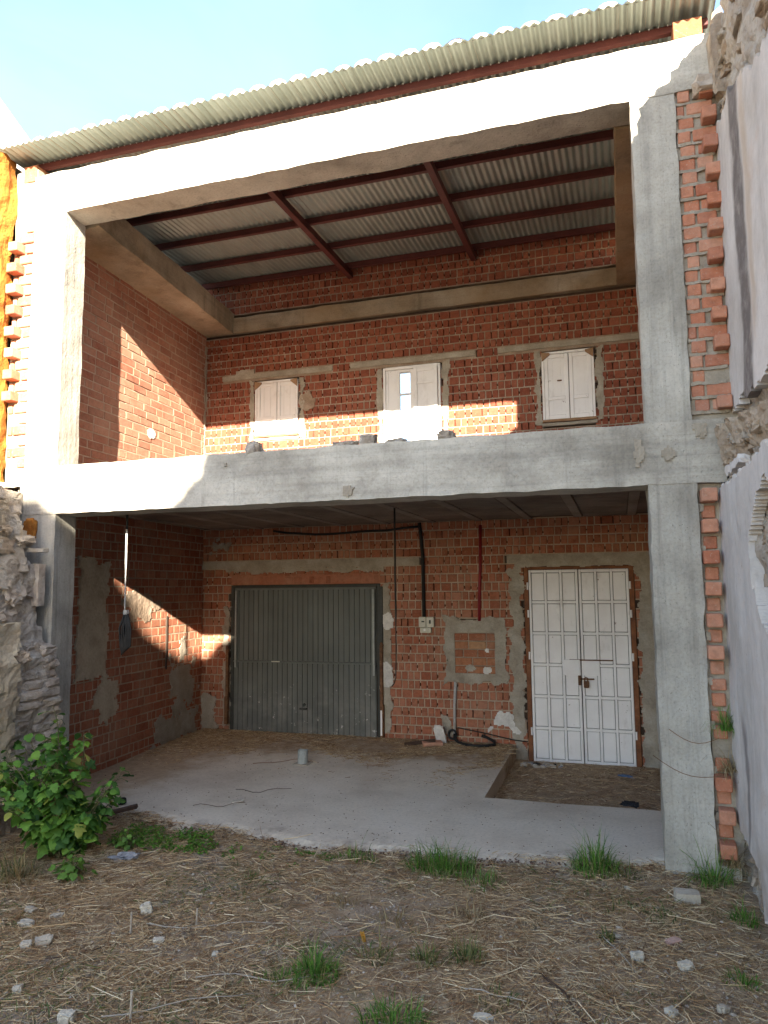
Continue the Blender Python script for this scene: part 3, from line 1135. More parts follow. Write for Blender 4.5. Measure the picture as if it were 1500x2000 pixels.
holes = [L_(W1), L_(W2) + (1,), L_(W3)] + [(a - ox, b - ox, 4.41, 4.468) for a, b in LT] + [(0, 5.5, 5.03, 5.235)]
brick_wall(bwu, 0.0, 5.48, 2.79, 5.68, holes, M['brick'], M['mortar'], headers, vis=lambda u, z: z > 3.46 and u > 0.05 and u < 5.3 and not (5.0 < z < 5.25), filled=0.25)
for (a, b) in LT:
    MB().rough(a - ox, b - ox, -0.012, 0.05, 4.408, 4.470, 0.04, 0.003, 6, None, 0.003).build('lintel', M['mortar_grey'], bwu)
    MB().box(a - ox - 0.01, b - ox + 0.01, 0.004, 0.056, 4.388, 4.482).build('lintel_bed', M['mortar'], bwu)
for (r, sd) in ((W1, 1.0), (W3, 7.0)):
    q = L_(r)
    patch(bwu, q[0] - 0.10, q[0] + 0.005, q[2] - 0.05, q[3] + 0.05, M['mortar_grey'], amp=0.9, seed=sd, cell=0.011)
    patch(bwu, q[1] - 0.005, q[1] + 0.13, q[2] - 0.05, q[3] + 0.05, M['mortar_grey'], amp=0.9, seed=sd + 3, cell=0.011)
q = L_(W2)
patch(bwu, q[0] - 0.10, q[0] + 0.005, 3.3, q[3] + 0.03, M['mortar_grey'], amp=0.9, seed=3.3, cell=0.011)
patch(bwu, q[1] - 0.005, q[1] + 0.13, 3.3, q[3] + 0.04, M['mortar_grey'], amp=0.8, seed=5.3, cell=0.011)
patch(bwu, 1.35, 1.60, 3.9, 4.2, M['mortar'], amp=0.8, seed=9.0, shape='el', cell=0.011)
patch(bwu, 0.45, 0.75, 4.44, 4.56, M['mortar_grey'], amp=0.7, seed=11.0, cell=0.011)
patch(bwu, 0.0, 0.06, 3.4, 4.9, M['mortar_grey'], amp=1.2, seed=12.0, cell=0.013)


def leaf_panel(mb, x0, x1, z0, z1, y, fr=0.045, mid=0.62):
    """a panelled shutter leaf: stiles, rails and two sunk panels"""
    yb, yt = y, y - 0.028
    mb.bbox(x0, x0 + fr, yt, yb, z0, z1, 0.003)
    mb.bbox(x1 - fr, x1, yt, yb, z0, z1, 0.003)
    zm = z0 + (z1 - z0) * (1 - mid)
    for (a, b) in ((z0, z0 + fr * 1.2), (zm - fr / 2, zm + fr / 2), (z1 - fr * 1.1, z1)):
        mb.bbox(x0 + fr, x1 - fr, yt + 0.002, yb, a, b, 0.003)


def shutter_window(root, r, label, gus=(1, 1), tilt=0.0):
    a, b, c, d = L_(r)
    f = MB()
    f.bbox(a - 0.006, a + 0.02, -0.012, 0.05, c, d, 0.003)
    f.bbox(b - 0.02, b + 0.006, -0.012, 0.05, c, d, 0.003)
    f.bbox(a + 0.02, b - 0.02, -0.012, 0.05, d - 0.022, d + 0.004, 0.003)
    fr = f.build('window', M['white_paint'], root, label=label)
    mid = (a + b) / 2 + 0.01
    for (x0, x1) in ((a + 0.022, mid - 0.004), (mid + 0.004, b - 0.022)):
        m_ = MB()
        leaf_panel(m_, x0, x1, c + 0.03, d - 0.026, 0.02, 0.04, 0.68)
        m_.box(x0 + 0.03, x1 - 0.03, 0.006, 0.018, c + 0.04, d - 0.04)
        nb = 3
        for k in range(1, nb):
            xx = x0 + (x1 - x0) * k / nb
            m_.box(xx - 0.003, xx + 0.003, 0.001, 0.010, c + 0.08, d - 0.08)
        m_.build('shutter_leaf', M['white_paint'], fr)
    MB().bbox(a - 0.01, b + 0.012, -0.024, 0.05, c - 0.002, c + 0.026, 0.003).build('sill', M['wood_raw'], fr)
    MB().rough(a - 0.02, b + 0.02, -0.012, 0.05, c - 0.045, c - 0.01, 0.03, 0.006).build('sill_mortar', M['mortar_grey'], fr)
    for k, (x, sx) in enumerate(((a, 1), (b, -1))):
        if gus[k]:
            t_ = MB()
            s_ = 0.085
            t_.v = [(x - sx * 0.005, -0.030, d), (x + sx * s_, -0.030, d - 0.012), (x + sx * s_, -0.030, d - 0.03), (x, -0.030, d - 0.10),
                    (x - sx * 0.005, -0.008, d), (x + sx * s_, -0.008, d - 0.012), (x + sx * s_, -0.008, d - 0.03), (x, -0.008, d - 0.10)]
            t_.f = [(0, 1, 2, 3), (7, 6, 5, 4), (0, 4, 5, 1), (1, 5, 6, 2), (2, 6, 7, 3), (3, 7, 4, 0)]
            fixnormals(t_.build('corner_block', M['wood_raw'], fr))
    return fr


w1o = shutter_window(bwu, W1, 'left window with closed white shutters')
w3o = shutter_window(bwu, W3, 'right window with closed white shutters and iron latch')
q = L_(W3)
MB().bbox(q[0] + 0.16, q[0] + 0.21, -0.016, -0.006, 4.015, 4.03, 0.003).build('latch', M['rust'], w3o)
# balcony door with its glass sliver
a, b, c, d = L_(W2)
f = MB()
f.bbox(a - 0.006, a + 0.024, -0.012, 0.19, c, d, 0.003)
f.bbox(b - 0.024, b + 0.006, -0.012, 0.19, c, d, 0.003)
f.bbox(a + 0.024, b - 0.024, -0.012, 0.19, d - 0.03, d + 0.004, 0.003)
bd = f.build('balcony_door', M['white_paint'], bwu, label='balcony door with narrow glazing showing bright sky and one white leaf ajar')
m_ = MB()
leaf_panel(m_, a + 0.026, a + 0.175, c + 0.02, d - 0.034, 0.03, 0.03, 0.5)
m_.box(a + 0.045, a + 0.16, 0.010, 0.026, c + 0.03, d - 0.04)
m_.build('shutter_leaf', M['white_paint'], bd)
m_ = MB()
leaf_panel(m_, a + 0.375, b - 0.026, c + 0.02, d - 0.034, -0.012, 0.045, 0.45)
m_.box(a + 0.39, b - 0.04, -0.026, -0.016, c + 0.03, d - 0.04)
zq = d - 0.22
m_.bbox(a + 0.42, b - 0.07, -0.038, -0.022, zq - 0.015, zq + 0.015, 0.003)
m_.build('shutter_leaf', M['white_paint'], bd)
m_ = MB()
m_.bbox(a + 0.175, a + 0.195, 0.005, 0.05, c + 0.02, d - 0.034, 0.003)
m_.bbox(a + 0.325, a + 0.373, 0.005, 0.05, c + 0.02, d - 0.034, 0.003)
m_.bbox(a + 0.195, a + 0.325, 0.01, 0.045, 4.024, 4.046, 0.003)
m_.bbox(a + 0.195, a + 0.325, 0.01, 0.045, d - 0.06, d - 0.034, 0.003)
m_.build('window_sash', M['white_paint'], bd)
MB().box(a + 0.19, a + 0.33, 0.026, 0.030, c + 0.02, d - 0.05).build('pane', M['glass'], bd)
MB().box(a + 0.37, b - 0.02, 0.06, 0.18, c, d - 0.03).build('leaf_backing', M['wood_grey'], bd)

# -- back wall, ground floor
bwl = thing('brick_wall', 'ground floor red brick back wall holding the garage door and the white door', 'wall', (ox, D, 0), 0)
G = (-0.15, 1.80, -0.2, 1.80)
DR = (3.455, 4.62, -0.3, 1.965)
PB = (2.60, 3.21, 0.70, 1.40)
holes = [L_(G), L_(DR), L_(PB), (0.0, 2.86, 2.0, 2.1), (3.86, 5.48, 2.0, 2.1)]
brick_wall(bwl, 0.0, 5.48, -0.3, 2.50, holes, M['brick_low'], M['mortar_pale'], headers, vis=lambda u, z: z > 0.05 and z < 2.46 and u < 5.3, filled=0.6, key='l')
MB().rough(0.0, 2.86, -0.008, 0.05, 2.003, 2.097, 0.05, 0.004, 6).build('lintel', M['mortar_grey'], bwl)
MB().rough(3.86, 5.48, -0.008, 0.05, 2.003, 2.097, 0.05, 0.004, 6).build('lintel', M['mortar_grey'], bwl)
q = L_(G)
patch(bwl, q[0] - 0.10, q[1] + 0.06, 1.93, 2.03, M['mortar_grey'], amp=0.9, seed=2.0, cell=0.011)
MB().bbox(q[0] + 0.0, q[1] - 0.0, 0.0, 0.05, 1.80, 1.93, 0.004).build('door_header', M['brick_low'], bwl)
patch(bwl, q[0] - 0.13, q[0] + 0.03, 0.05, 1.55, M['mortar_grey'], amp=1.0, seed=4.0, cell=0.012)
patch(bwl, q[1] - 0.02, q[1] + 0.16, 0.05, 1.85, M['mortar_grey'], amp=0.9, seed=6.0, cell=0.012)
patch(bwl, q[1] + 0.0, q[1] + 0.17, 0.55, 0.95, M['plaster_white'], amp=0.8, seed=16.0, cell=0.011, thick=0.018, shape='el')
patch(bwl, q[1] + 0.02, q[1] + 0.19, 1.25, 1.48, M['plaster_white'], amp=0.8, seed=18.0, cell=0.011, thick=0.018, shape='el')
patch(bwl, 0.0, 0.30, 0.0, 0.5, M['mortar_grey'], amp=0.9, seed=8.0, cell=0.012)
q = L_(DR)
patch(bwl, q[0] - 0.20, q[0] + 0.03, -0.2, 2.0, M['mortar_grey'], amp=0.8, seed=10.0, cell=0.012)
patch(bwl, q[1] - 0.02, q[1] + 0.22, -0.2, 2.05, M['mortar_grey'], amp=0.7, seed=13.0, cell=0.012)
patch(bwl, q[0] - 0.10, q[1] + 0.10, 1.94, 2.04, M['mortar_grey'], amp=0.7, seed=14.0, cell=0.012)
patch(bwl, 3.02 - ox, 3.40 - ox, 0.16, 0.42, M['plaster_white'], amp=0.9, seed=15.2, cell=0.011, thick=0.014)
patch(bwl, 2.46 - ox, 2.66 - ox, 0.05, 0.38, M['mortar_grey'], amp=0.9, seed=17.2, cell=0.011, thick=0.014)
patch(bwl, 0.1, 0.5, 2.15, 2.4, M['mortar_grey'], amp=1.0, seed=21.0, cell=0.013)
# bricked-up meter niche with its mortar border
q = L_(PB)
patch(bwl, q[0] - 0.08, q[1] + 0.08, q[2] - 0.06, q[3] + 0.05, M['mortar_grey'], name='niche_border', amp=0.22, seed=19.0, cell=0.011, thick=0.014, hole=(q[0] + 0.075, q[1] - 0.085, q[2] + 0.09, q[3] - 0.16))
MB().box(q[0] + 0.02, q[1] - 0.02, 0.0, 0.054, q[2] + 0.02, q[3] - 0.02).build('niche_mortar', M['mortar'], bwl)
for r in range(5):
    zz = q[2] + 0.09 + 0.09 * r
    u = q[0] + 0.075 + (0.0 if r % 2 else -0.06)
    while u < q[1] - 0.085:
        x0, x1 = max(u, q[0] + 0.075), min(u + random.choice((0.19, 0.21, 0.15)), q[1] - 0.085)
        if x1 - x0 > 0.03:
            inst('brick', brick_mesh(round(x1 - x0, 2), 0.078, 0.05, M['brick_orange'], 'o'), bwl, ((x0 + x1) / 2, -0.007 + random.uniform(-.002, .002), zz + 0.042), (0, random.uniform(-.015, .015), 0))
        u = x1 + 0.012
patch(bwl, 2.78 - ox, 2.92 - ox, 0.80, 0.90, M['mortar_grey'], amp=0.8, seed=22.0, cell=0.012, thick=0.014, shape='el')
patch(bwl, 2.98 - ox, 3.10 - ox, 0.78, 0.88, M['plaster_white'], amp=0.8, seed=23.0, cell=0.012, thick=0.014, shape='el')
patch(bwl, 3.00 - ox, 3.07 - ox, 1.0, 1.08, M['plaster_white'], amp=0.8, seed=24.0, cell=0.012, thick=0.012, shape='el')

# -- garage door (tilting door of ribbed steel)
ga, gb, gc, gd = -0.098 - ox, 1.755 - ox, 0.045, 1.765
gm = MB()
gm.bbox(ga - 0.045, ga - 0.004, -0.004, 0.05, 0.03, gd + 0.03, 0.003)
gm.bbox(gb + 0.004, gb + 0.045, -0.004, 0.05, 0.03, gd + 0.03, 0.003)
gm.bbox(ga - 0.004, gb + 0.004, -0.004, 0.05, gd + 0.002, gd + 0.03, 0.003)
gar = gm.build('garage_door', M['garage_dark'], bwl, label='green grey ribbed steel up-and-over garage door')
pn = MB()
zb = 0.875
for (z0, z1, ysh) in ((gc, zb - 0.012, -0.008), (zb + 0.012, gd - 0.025, 0.004)):
    x = ga + 0.006
    prof = []
    pitch_ = (gb - ga - 0.012) / 28
    for k in range(28):
        xx = x + k * pitch_
        prof += [(xx, 0.0), (xx + pitch_ - 0.014, 0.0), (xx + pitch_ - 0.009, 0.012), (xx + pitch_ - 0.004, 0.012)]
    prof.append((gb - 0.006, 0.0))
    o = len(pn.v)
    for (px, py) in prof:
        bend = 0.004 * vn((px * 2, z0, 3))
        pn.v.append((px, ysh + py + bend, z0))
        pn.v.append((px, ysh + py + bend, z1))
    for k in range(len(prof) - 1):
        pn.f.append((o + 2 * k, o + 2 * k + 2, o + 2 * k + 3, o + 2 * k + 1))
pn.build('ribbed_panel', M['garage'], gar)
MB().bbox(ga + 0.004, gb - 0.004, -0.022, 0.02, zb - 0.014, zb + 0.010, 0.003).build('cross_rail', M['garage'], gar)
MB().bbox(ga + 0.004, gb - 0.004, -0.012, 0.02, gd - 0.03, gd - 0.002, 0.003).build('top_rail', M['garage'], gar)
MB().bbox(ga + 0.02, ga + 0.045, -0.034, -0.016, 0.80, gd - 0.03, 0.003).build('lift_arm', M['grey_metal'], gar)
MB().bbox(gb - 0.045, gb - 0.02, -0.034, -0.016, 0.74, gd - 0.03, 0.003).build('lift_arm', M['grey_metal'], gar)
MB().bbox(ga - 0.085, ga - 0.05, -0.06, -0.012, 0.28, 1.06, 0.004).bbox(ga - 0.095, ga - 0.055, -0.065, -0.012, 0.12, 0.45, 0.004).build('counterweight', M['rust'], gar)
MB().bbox(gb + 0.048, gb + 0.08, -0.06, -0.012, 0.25, 1.10, 0.004).bbox(gb + 0.05, gb + 0.09, -0.065, -0.012, 0.06, 0.42, 0.004).build('counterweight', M['rust'], gar)
MB().bbox(gb + 0.03, gb + 0.08, -0.03, 0.0, 1.05, gd, 0.004).build('guide_rail', M['garage_dark'], gar)
MB().tube([(ga - 0.06, -0.05, 1.06), (ga - 0.075, -0.05, 1.03), (ga - 0.05, -0.05, 1.0), (ga - 0.075, -0.05, 0.98)], 0.014, 7).build('pulley_hook', M['rust'], gar)
MB().tube([(gb + 0.06, -0.05, 1.12), (gb + 0.085, -0.05, 1.09), (gb + 0.06, -0.05, 1.05), (gb + 0.08, -0.05, 1.02)], 0.014, 7).build('pulley_hook', M['rust'], gar)
hx = 0.846 - ox
MB().bbox(hx - 0.05, hx + 0.04, -0.05, -0.008, 0.325, 0.345, 0.004).tube([(hx, -0.008, 0.38), (hx, -0.03, 0.38)], 0.018, 10).build('handle', M['garage_dark'], gar)
MB().bbox(0.42 - ox, 0.53 - ox, -0.0255, -0.023, 0.873, 0.885, 0.001).build('maker_plate', M['box'], gar)
MB().bbox(gb + 0.055, gb + 0.075, -0.07, -0.064, 0.08, 0.36, 0.002).build('white_strip', M['white_paint'], gar)

# -- white double door
da, db, dc, dd_ = 3.515 - ox, 4.558 - ox, -0.115, 1.925
f = MB()
f.bbox(da - 0.052, da - 0.004, -0.010, 0.05, -0.13, dd_ + 0.035, 0.004)
f.bbox(db + 0.004, db + 0.055, -0.010, 0.05, -0.13, dd_ + 0.035, 0.004)
f.bbox(da - 0.004, db + 0.004, -0.010, 0.05, dd_ + 0.004, dd_ + 0.035, 0.004)
wd = f.build('white_door', M['door_brown'], bwl, label='white panelled double door with rusty padlock in a peeling brown frame')
mid = (da + db) / 2 + 0.005
pm = {}
for li, (x0, x1) in enumerate(((da, mid - 0.005), (mid + 0.005, db))):
    lf = MB()
    nc, nr = 3, 6
    st = 0.026
    cw = (x1 - x0 - st) / nc
    ch = (dd_ - dc - 0.03) / nr
    yo = -0.014 if li == 0 else -0.010
    for k in range(nc + 1):
        xx = x0 + k * cw
        lf.bbox(xx, xx + st, yo, 0.03, dc, dd_, 0.004)
    for k in range(nr + 1):
        zz = dc + k * ch
        for k2 in range(nc):
            xx = x0 + k2 * cw
            lf.bbox(xx + st, xx + cw, yo + 0.002, 0.03, zz, zz + 0.03, 0.004)
    lo = lf.build('door_leaf', M['white_paint'], wd)
    pme = MB().bbox(-(cw - st) / 2 + 0.004, (cw - st) / 2 - 0.004, 0, 0.02, -(ch - 0.03) / 2 + 0.004, (ch - 0.03) / 2 - 0.004, 0.006).mesh('panel', M['white_paint'])
    for k in range(nr):
        for k2 in range(nc):
            xx = x0 + st + k2 * cw + (cw - st) / 2
            zz = dc + 0.03 + k * ch + (ch - 0.03) / 2
            sub = bpy.data.objects.new('panel', pme)
            COL.objects.link(sub)
            sub.parent = wd
            sub.location = (xx, yo + 0.012 + random.uniform(-.002, .002), zz)
# repair plates and lock
MB().bbox(mid - 0.19, mid - 0.012, -0.022, -0.012, 0.80, 0.965, 0.003).build('repair_plate', M['white_paint'], wd)
MB().bbox(mid + 0.02, mid + 0.19, -0.018, -0.008, 0.80, 0.955, 0.003).build('repair_plate', M['white_paint'], wd)
MB().bbox(mid - 0.12, mid + 0.33, -0.020, -0.010, 0.955, 0.968, 0.002).build('iron_bar', M['rust'], wd)
MB().bbox(mid - 0.035, mid - 0.006, -0.045, -0.012, 0.70, 0.80, 0.004).build('lock_plate', M['rust'], wd)
lk = MB().bbox(mid + 0.02, mid + 0.075, -0.055, -0.020, 0.675, 0.745, 0.006)
lk.tube([(mid + 0.03, -0.037, 0.74), (mid + 0.03, -0.037, 0.775), (mid + 0.045, -0.037, 0.785), (mid + 0.062, -0.037, 0.775), (mid + 0.062, -0.037, 0.74)], 0.006, 7)
lk.build('padlock', M['rust'], wd)
MB().bbox(mid - 0.03, mid + 0.13, -0.034, -0.016, 0.757, 0.772, 0.003).build('hasp', M['rust'], wd)
for zz in (0.2, 1.0, 1.45, 1.75):
    MB().tube([(da - 0.012, -0.018, zz - 0.04), (da - 0.012, -0.018, zz + 0.04)], 0.010, 8).build('hinge', M['white_paint'], wd)
    MB().tube([(db + 0.012, -0.018, zz - 0.04), (db + 0.012, -0.018, zz + 0.04)], 0.010, 8).build('hinge', M['white_paint'], wd)

MB().box(-0.75, 4.99, 3.31, 3.43, 2.45, 2.82).build('leak_cover', M['mortar_dark'], bld)  # added box, covers a light leak above the back wall
MB().box(-0.80, -0.60, 3.27, 3.46, -0.3, 5.75).build('corner_leak_filler', M['mortar_dark'], bld)  # added box, closes a light leak in the back left corner
# -- left side walls
ang = math.radians(90 + 3.08)
lwu = thing('brick_wall', 'upper storey red brick side wall on the left crossed by a triangle of sunlight', 'wall', (-0.392, 0.36, 0), ang)
brick_wall(lwu, -0.1, 2.885, 2.79, ZB0 + 0.04, [], M['brick_side'], M['mortar_pale'], stretch, H=0.074, pitch=0.0855, vis=lambda u, z: z > 2.8 + 0.21 * (u + .36), filled=1.0, key='s')
patch(lwu, 1.55, 1.75, 3.42, 3.56, M['plaster_white'], amp=0.8, seed=31.0, cell=0.012, shape='el', thick=0.006)
patch(lwu, 2.83, 2.89, 3.4, 4.9, M['mortar_grey'], amp=1.2, seed=33.0, cell=0.013)
lwl = thing('brick_wall', 'ground floor red brick side wall on the left with beige mortar patches', 'wall', (-0.392, 0.36, 0), ang)
brick_wall(lwl, -0.1, 2.885, -0.3, 2.51, [], M['brick_low'], M['mortar_pale'], mixed, H=0.080, pitch=0.092, vis=lambda u, z: z > 0.0, filled=1.0, key='m')
patch(lwl, 0.40, 0.94, 0.88, 2.07, M['render_beige'], amp=0.35, seed=35.0, cell=0.02, thick=0.016)
patch(lwl, 0.70, 1.15, 0.35, 1.0, M['render_beige'], amp=1.0, seed=37.0, cell=0.02, thick=0.010, shape='el')
patch(lwl, 1.05, 1.9, 1.38, 1.80, M['mortar'], amp=0.85, seed=38.0, cell=0.012, thick=0.006, shape='el')
patch(lwl, 2.0, 2.85, 0.1, 1.2, M['mortar_grey'], amp=1.1, seed=39.0, cell=0.02, thick=0.006, shape='el')
patch(lwl, 1.7, 2.88, -0.1, 0.42, M['mortar_grey'], amp=0.9, seed=41.0, cell=0.02, thick=0.008)
MB().box(2.02, 2.05, -0.010, 0.03, 0.85, 1.45).build('open_joint', M['mortar_dark'], lwl)
# right inner wall (hardly seen)
rwu = thing('brick_wall', 'upper storey red brick side wall on the right, behind the right column', 'wall', (4.86, 3.26, 0), math.radians(-90))
brick_wall(rwu, 0.0, 2.93, 2.79, ZB0 + 0.02, [], M['brick_side'], M['mortar_pale'], stretch, H=0.074, pitch=0.0855, limit=0)
rwl = thing('brick_wall', 'ground floor red brick side wall on the right, beside the white door', 'wall', (4.86, 3.26, 0), math.radians(-90))
brick_wall(rwl, 0.0, 2.93, -0.3, 2.51, [], M['brick_low'], M['mortar_pale'], mixed, H=0.080, pitch=0.092, limit=0)

# -- toothed brick ends beside the columns
tu = thing('brick_pier', 'toothed red brick strip beside the upper right column', 'brick pier', (4.95, 0, 0))
MB().rough(0.004, 0.29, 0.03, 0.30, ZS1, ZB0, 0.05, 0.008).build('mortar', M['mortar_grey'], tu)
zz = 2.845
row = 0


def tooth(root, x0, x1, y0, z0, z1, mat=None, name='brick'):
    me = MB().bbox(-(x1 - x0) / 2, (x1 - x0) / 2, 0, 0.16, -(z1 - z0) / 2, (z1 - z0) / 2, 0.006).mesh('brick', mat or M['brick_out'])
    return inst(name, me, root, ((x0 + x1) / 2, y0, (z0 + z1) / 2), (random.uniform(-.03, .03), random.uniform(-.03, .03), random.uniform(-.05, .05)))


while zz < ZB0 - 0.06:
    if row % 2 == 0:
        tooth(tu, 0.015 + random.uniform(0, .02), 0.105 + random.uniform(-.01, .02), 0.012 + random.uniform(-.008, .01), zz, zz + 0.080)
        if random.random() < 0.5:
            tooth(tu, 0.135, 0.20, 0.022, zz + 0.01, zz + 0.076)
        if row > 0 or True:
            xx = 0.158 + random.uniform(-.012, .010)
            if row != 2:
                tooth(tu, xx, xx + 0.088, -0.075 + random.uniform(-.02, .02), zz, zz + 0.080)
    else:
        cut = random.choice((0.06, 0.09, 0.11))
        tooth(tu, 0.012, cut, 0.012 + random.uniform(-.008, .01), zz, zz + 0.080)
        tooth(tu, cut + 0.014, 0.235 + random.uniform(-.015, .02), 0.008 + random.uniform(-.008, .01), zz, zz + 0.080)
    zz += 0.0962
    row += 1
for k in range(23):
    zb_ = 2.845 + 0.0962 * k - 0.0085
    MB().rough(0.006, random.uniform(0.20, 0.26), 0.012, 0.06, zb_ - 0.011, zb_ + 0.011, 0.018, 0.008, 25).build('mortar_bed', M['mortar_grey'], tu)
tl = thing('brick_pier', 'toothed red brick strip beside the lower right column, overgrown at its foot', 'brick pier', (4.965, 0, 0))
MB().rough(0.004, 0.16, 0.045, 0.30, -0.05, ZS0, 0.05, 0.012).build('mortar', M['mortar_grey'], tl)
for k in range(23):
    z0 = 2.255 - 0.0975 * k
    if k % 2 == 0:
        xx = 0.012 + random.uniform(-.006, .008)
        if k in (12, 14):
            tooth(tl, xx, xx + 0.09, 0.02, z0, z0 + 0.07)
        elif k != 16:
            tooth(tl, xx, xx + 0.09, -0.075 + random.uniform(-.015, .015), z0, z0 + 0.083)
    else:
        tooth(tl, 0.02, 0.10, 0.020 + random.uniform(0, .012), z0, z0 + 0.08, M['brick_out'])
for k in range(8):
    z0 = 2.2 - 0.27 * k
    MB().rough(0.004, 0.03, 0.02, 0.06, z0, z0 + 0.05, 0.015, 0.008, 30).build('mortar_lip', M['mortar_grey'], tl)
tf = thing('brick_pier', 'toothed sunlit brick strip left of the upper left column beside the orange wall', 'brick pier', (-0.34, 0, 0))
MB().rough(-0.235, -0.004, 0.03, 0.3, ZS1 - 0.15, 5.5, 0.05, 0.01).build('mortar', M['mortar_grey'], tf)
zz, row = 2.80, 0
while zz < ZB0 - 0.04:
    tooth(tf, -0.10 - 0.06 * (row % 2), -0.012, 0.010, zz, zz + 0.080)
    if row % 2 == 0 and 3.2 < zz < 4.75:
        tooth(tf, -0.215 + random.uniform(-.01, .01), -0.115, -0.075, zz, zz + 0.083)
    elif row % 2:
        tooth(tf, -0.22, -0.175, 0.014, zz, zz + 0.08)
    zz += 0.0962
    row += 1

# ------------------------------------------------------------------ right neighbour: old plaster party wall
rw = thing('plaster_wall', 'old lilac plaster party wall on the right with torn rubble edges and a soot stain', 'wall', (5.09, 0, 0))
# local axes = world axes, x measured from 5.09


def rtop(y):  # top outline, mostly unseen, shaped to cast the shadow edge on the facade
    pts = [(-18.5, 9.0), (-14.5, 7.87), (-13.5, 7.25), (-13.32, 6.87), (-12.39, 6.49), (-11.5, 6.42), (-10.95, 6.35), (-10.47, 6.3), (-9.97, 6.31), (-9.84, 6.48), (-1.55, 5.29), (-1.37, 5.46), (-0.92, 5.47), (-0.13, 5.44), (0.6, 5.45)]
    for (a, b), (c, e) in zip(pts, pts[1:]):
        if a <= y <= c and c > a:
            return b + (e - b) * (y - a) / (c - a) + 0.015 * vn((y * 2.5, 3, 3)) + 0.015 * vn((y * 7, 3, 3))
    return 5.4


# rubble core: near part finely shaped
RWY = -2.6
core = MB().sheet(RWY, 0.42, -0.3, 5.6, 0.045, lambda u, v: v < rtop(u), lambda u, v, w_: (w_, u, v),
                  lambda u, v: (0.055 if v < 2.42 else 0.16) + 0.04 * vn((u * 5, v * 5, 7)) + 0.03 * vn((u * 13, v * 13, 9)) + 0.015 * vn((u * 30, v * 30, 9)), 0.75)
core.build('rubble_core', M['rubble'], rw)
far = MB().sheet(-18.5, RWY, -0.3, 9.2, 0.08, lambda u, v: v < rtop(u), lambda u, v, w_: (w_, u, v), lambda u, v: 0.05 + 0.02 * vn((u * 2, v * 2, 1)), 0.24)
far.v = [(x, y, z) for (x, y, z) in far.v]
far.build('shadow_wall_far', M['plaster_lilac'], rw)  # added unseen length of wall that shades the facade
MB().box(0.02, 0.62, 0.34, 3.5, -0.3, 5.45).build('leak_filler', M['rubble'], rw)  # added filler, closes the gap where bright sky came through
MB().box(0.25, 0.62, -2.7, 0.40, -0.3, 5.15).build('leak_filler', M['rubble'], rw)  # added solid box, stops light leaking through the rubble
bk = MB()
ysq = np.linspace(-18.5, 0.42, 120)
for y in ysq:
    bk.v += [(0.70 if y > RWY else 0.22, y, -0.3), (0.70 if y > RWY else 0.22, y, rtop(y) - 0.04)]
for i in range(119):
    bk.f.append((2 * i, 2 * i + 2, 2 * i + 3, 2 * i + 1))
bk.build('back_face', M['rubble'], rw)


def plaster_low(y, z):
    n_ = 0.10 * vn((y * 3, z * 3, 11)) + 0.05 * vn((y * 9, z * 9, 12))
    if z > 2.33 + n_ * 0.5:
        return False
    # torn rubble patches
    if z < 0.30 + 0.4 * n_ and y > -0.75:
        return False
    if z < 0.06 + n_:
        return False
    cx_, cz_ = -1.36, 1.86
    if ((y - cx_) / 0.36) ** 2 + ((z - cz_) / 0.34) ** 2 < 1 + 5 * n_:
        return False
    return True


def plaster_up(y, z):
    n_ = 0.10 * vn((y * 3, z * 3, 21)) + 0.05 * vn((y * 9, z * 9, 22))
    edge = 4.76 + 0.36 * y if y > -2.6 else 3.8
    return 2.80 + n_ < z < edge + n_


MB().sheet(RWY, 0.06, -0.1, 2.5, 0.016, plaster_low, lambda u, v, w_: (w_, u, v), lambda u, v: 0.0 + 0.012 * vn((u * 2, v * 2, 1)) + 0.005 * vn((u * 8, v * 8, 1)), 0.06).build('lower_plaster', M['plaster_lilac'], rw)
MB().sheet(RWY, 0.06, 2.6, 4.95, 0.016, plaster_up, lambda u, v, w_: (w_, u, v), lambda u, v: 0.105 + 0.008 * vn((u * 2, v * 2, 4)) + 0.004 * vn((u * 8, v * 8, 4)), 0.16).build('upper_plaster', M['plaster_lilac'], rw)
# broken cornice at the height of the floor beam
cn = MB()
cx0 = MB().sheet(-1.6, 0.02, 2.34, 2.80, 0.025, lambda u, v: 2.40 + 0.05 * vn((u * 6, 0, 3)) < v < 2.72 + 0.12 * u + 0.05 * vn((u * 5, 0, 6)) + 0.03 * vn((u * 15, 0, 6)) - (0.10 if -0.45 < u < -0.2 else 0),
                 lambda u, v, w_: (w_, u, v), lambda u, v: 0.075 - 0.09 * (v - 2.36) / 0.4 + 0.035 * vn((u * 7, v * 7, 3)) + 0.03 * vn((u * 18, v * 18, 3)) + 0.015 * vn((u * 40, v * 40, 3)), 0.25)
cx0.build('broken_cornice', M['rubble_tan'], rw)
MB().rough(0.005, 0.06, -0.80, -0.30, 2.375, 2.425, 0.022, 0.014, 12, lambda p: Vector((p.x, p.y, p.z + 0.02 * (p.y + 0.5)))).build('cornice_moulding', M['plaster_lilac'], rw)
rnd = random.Random(3)
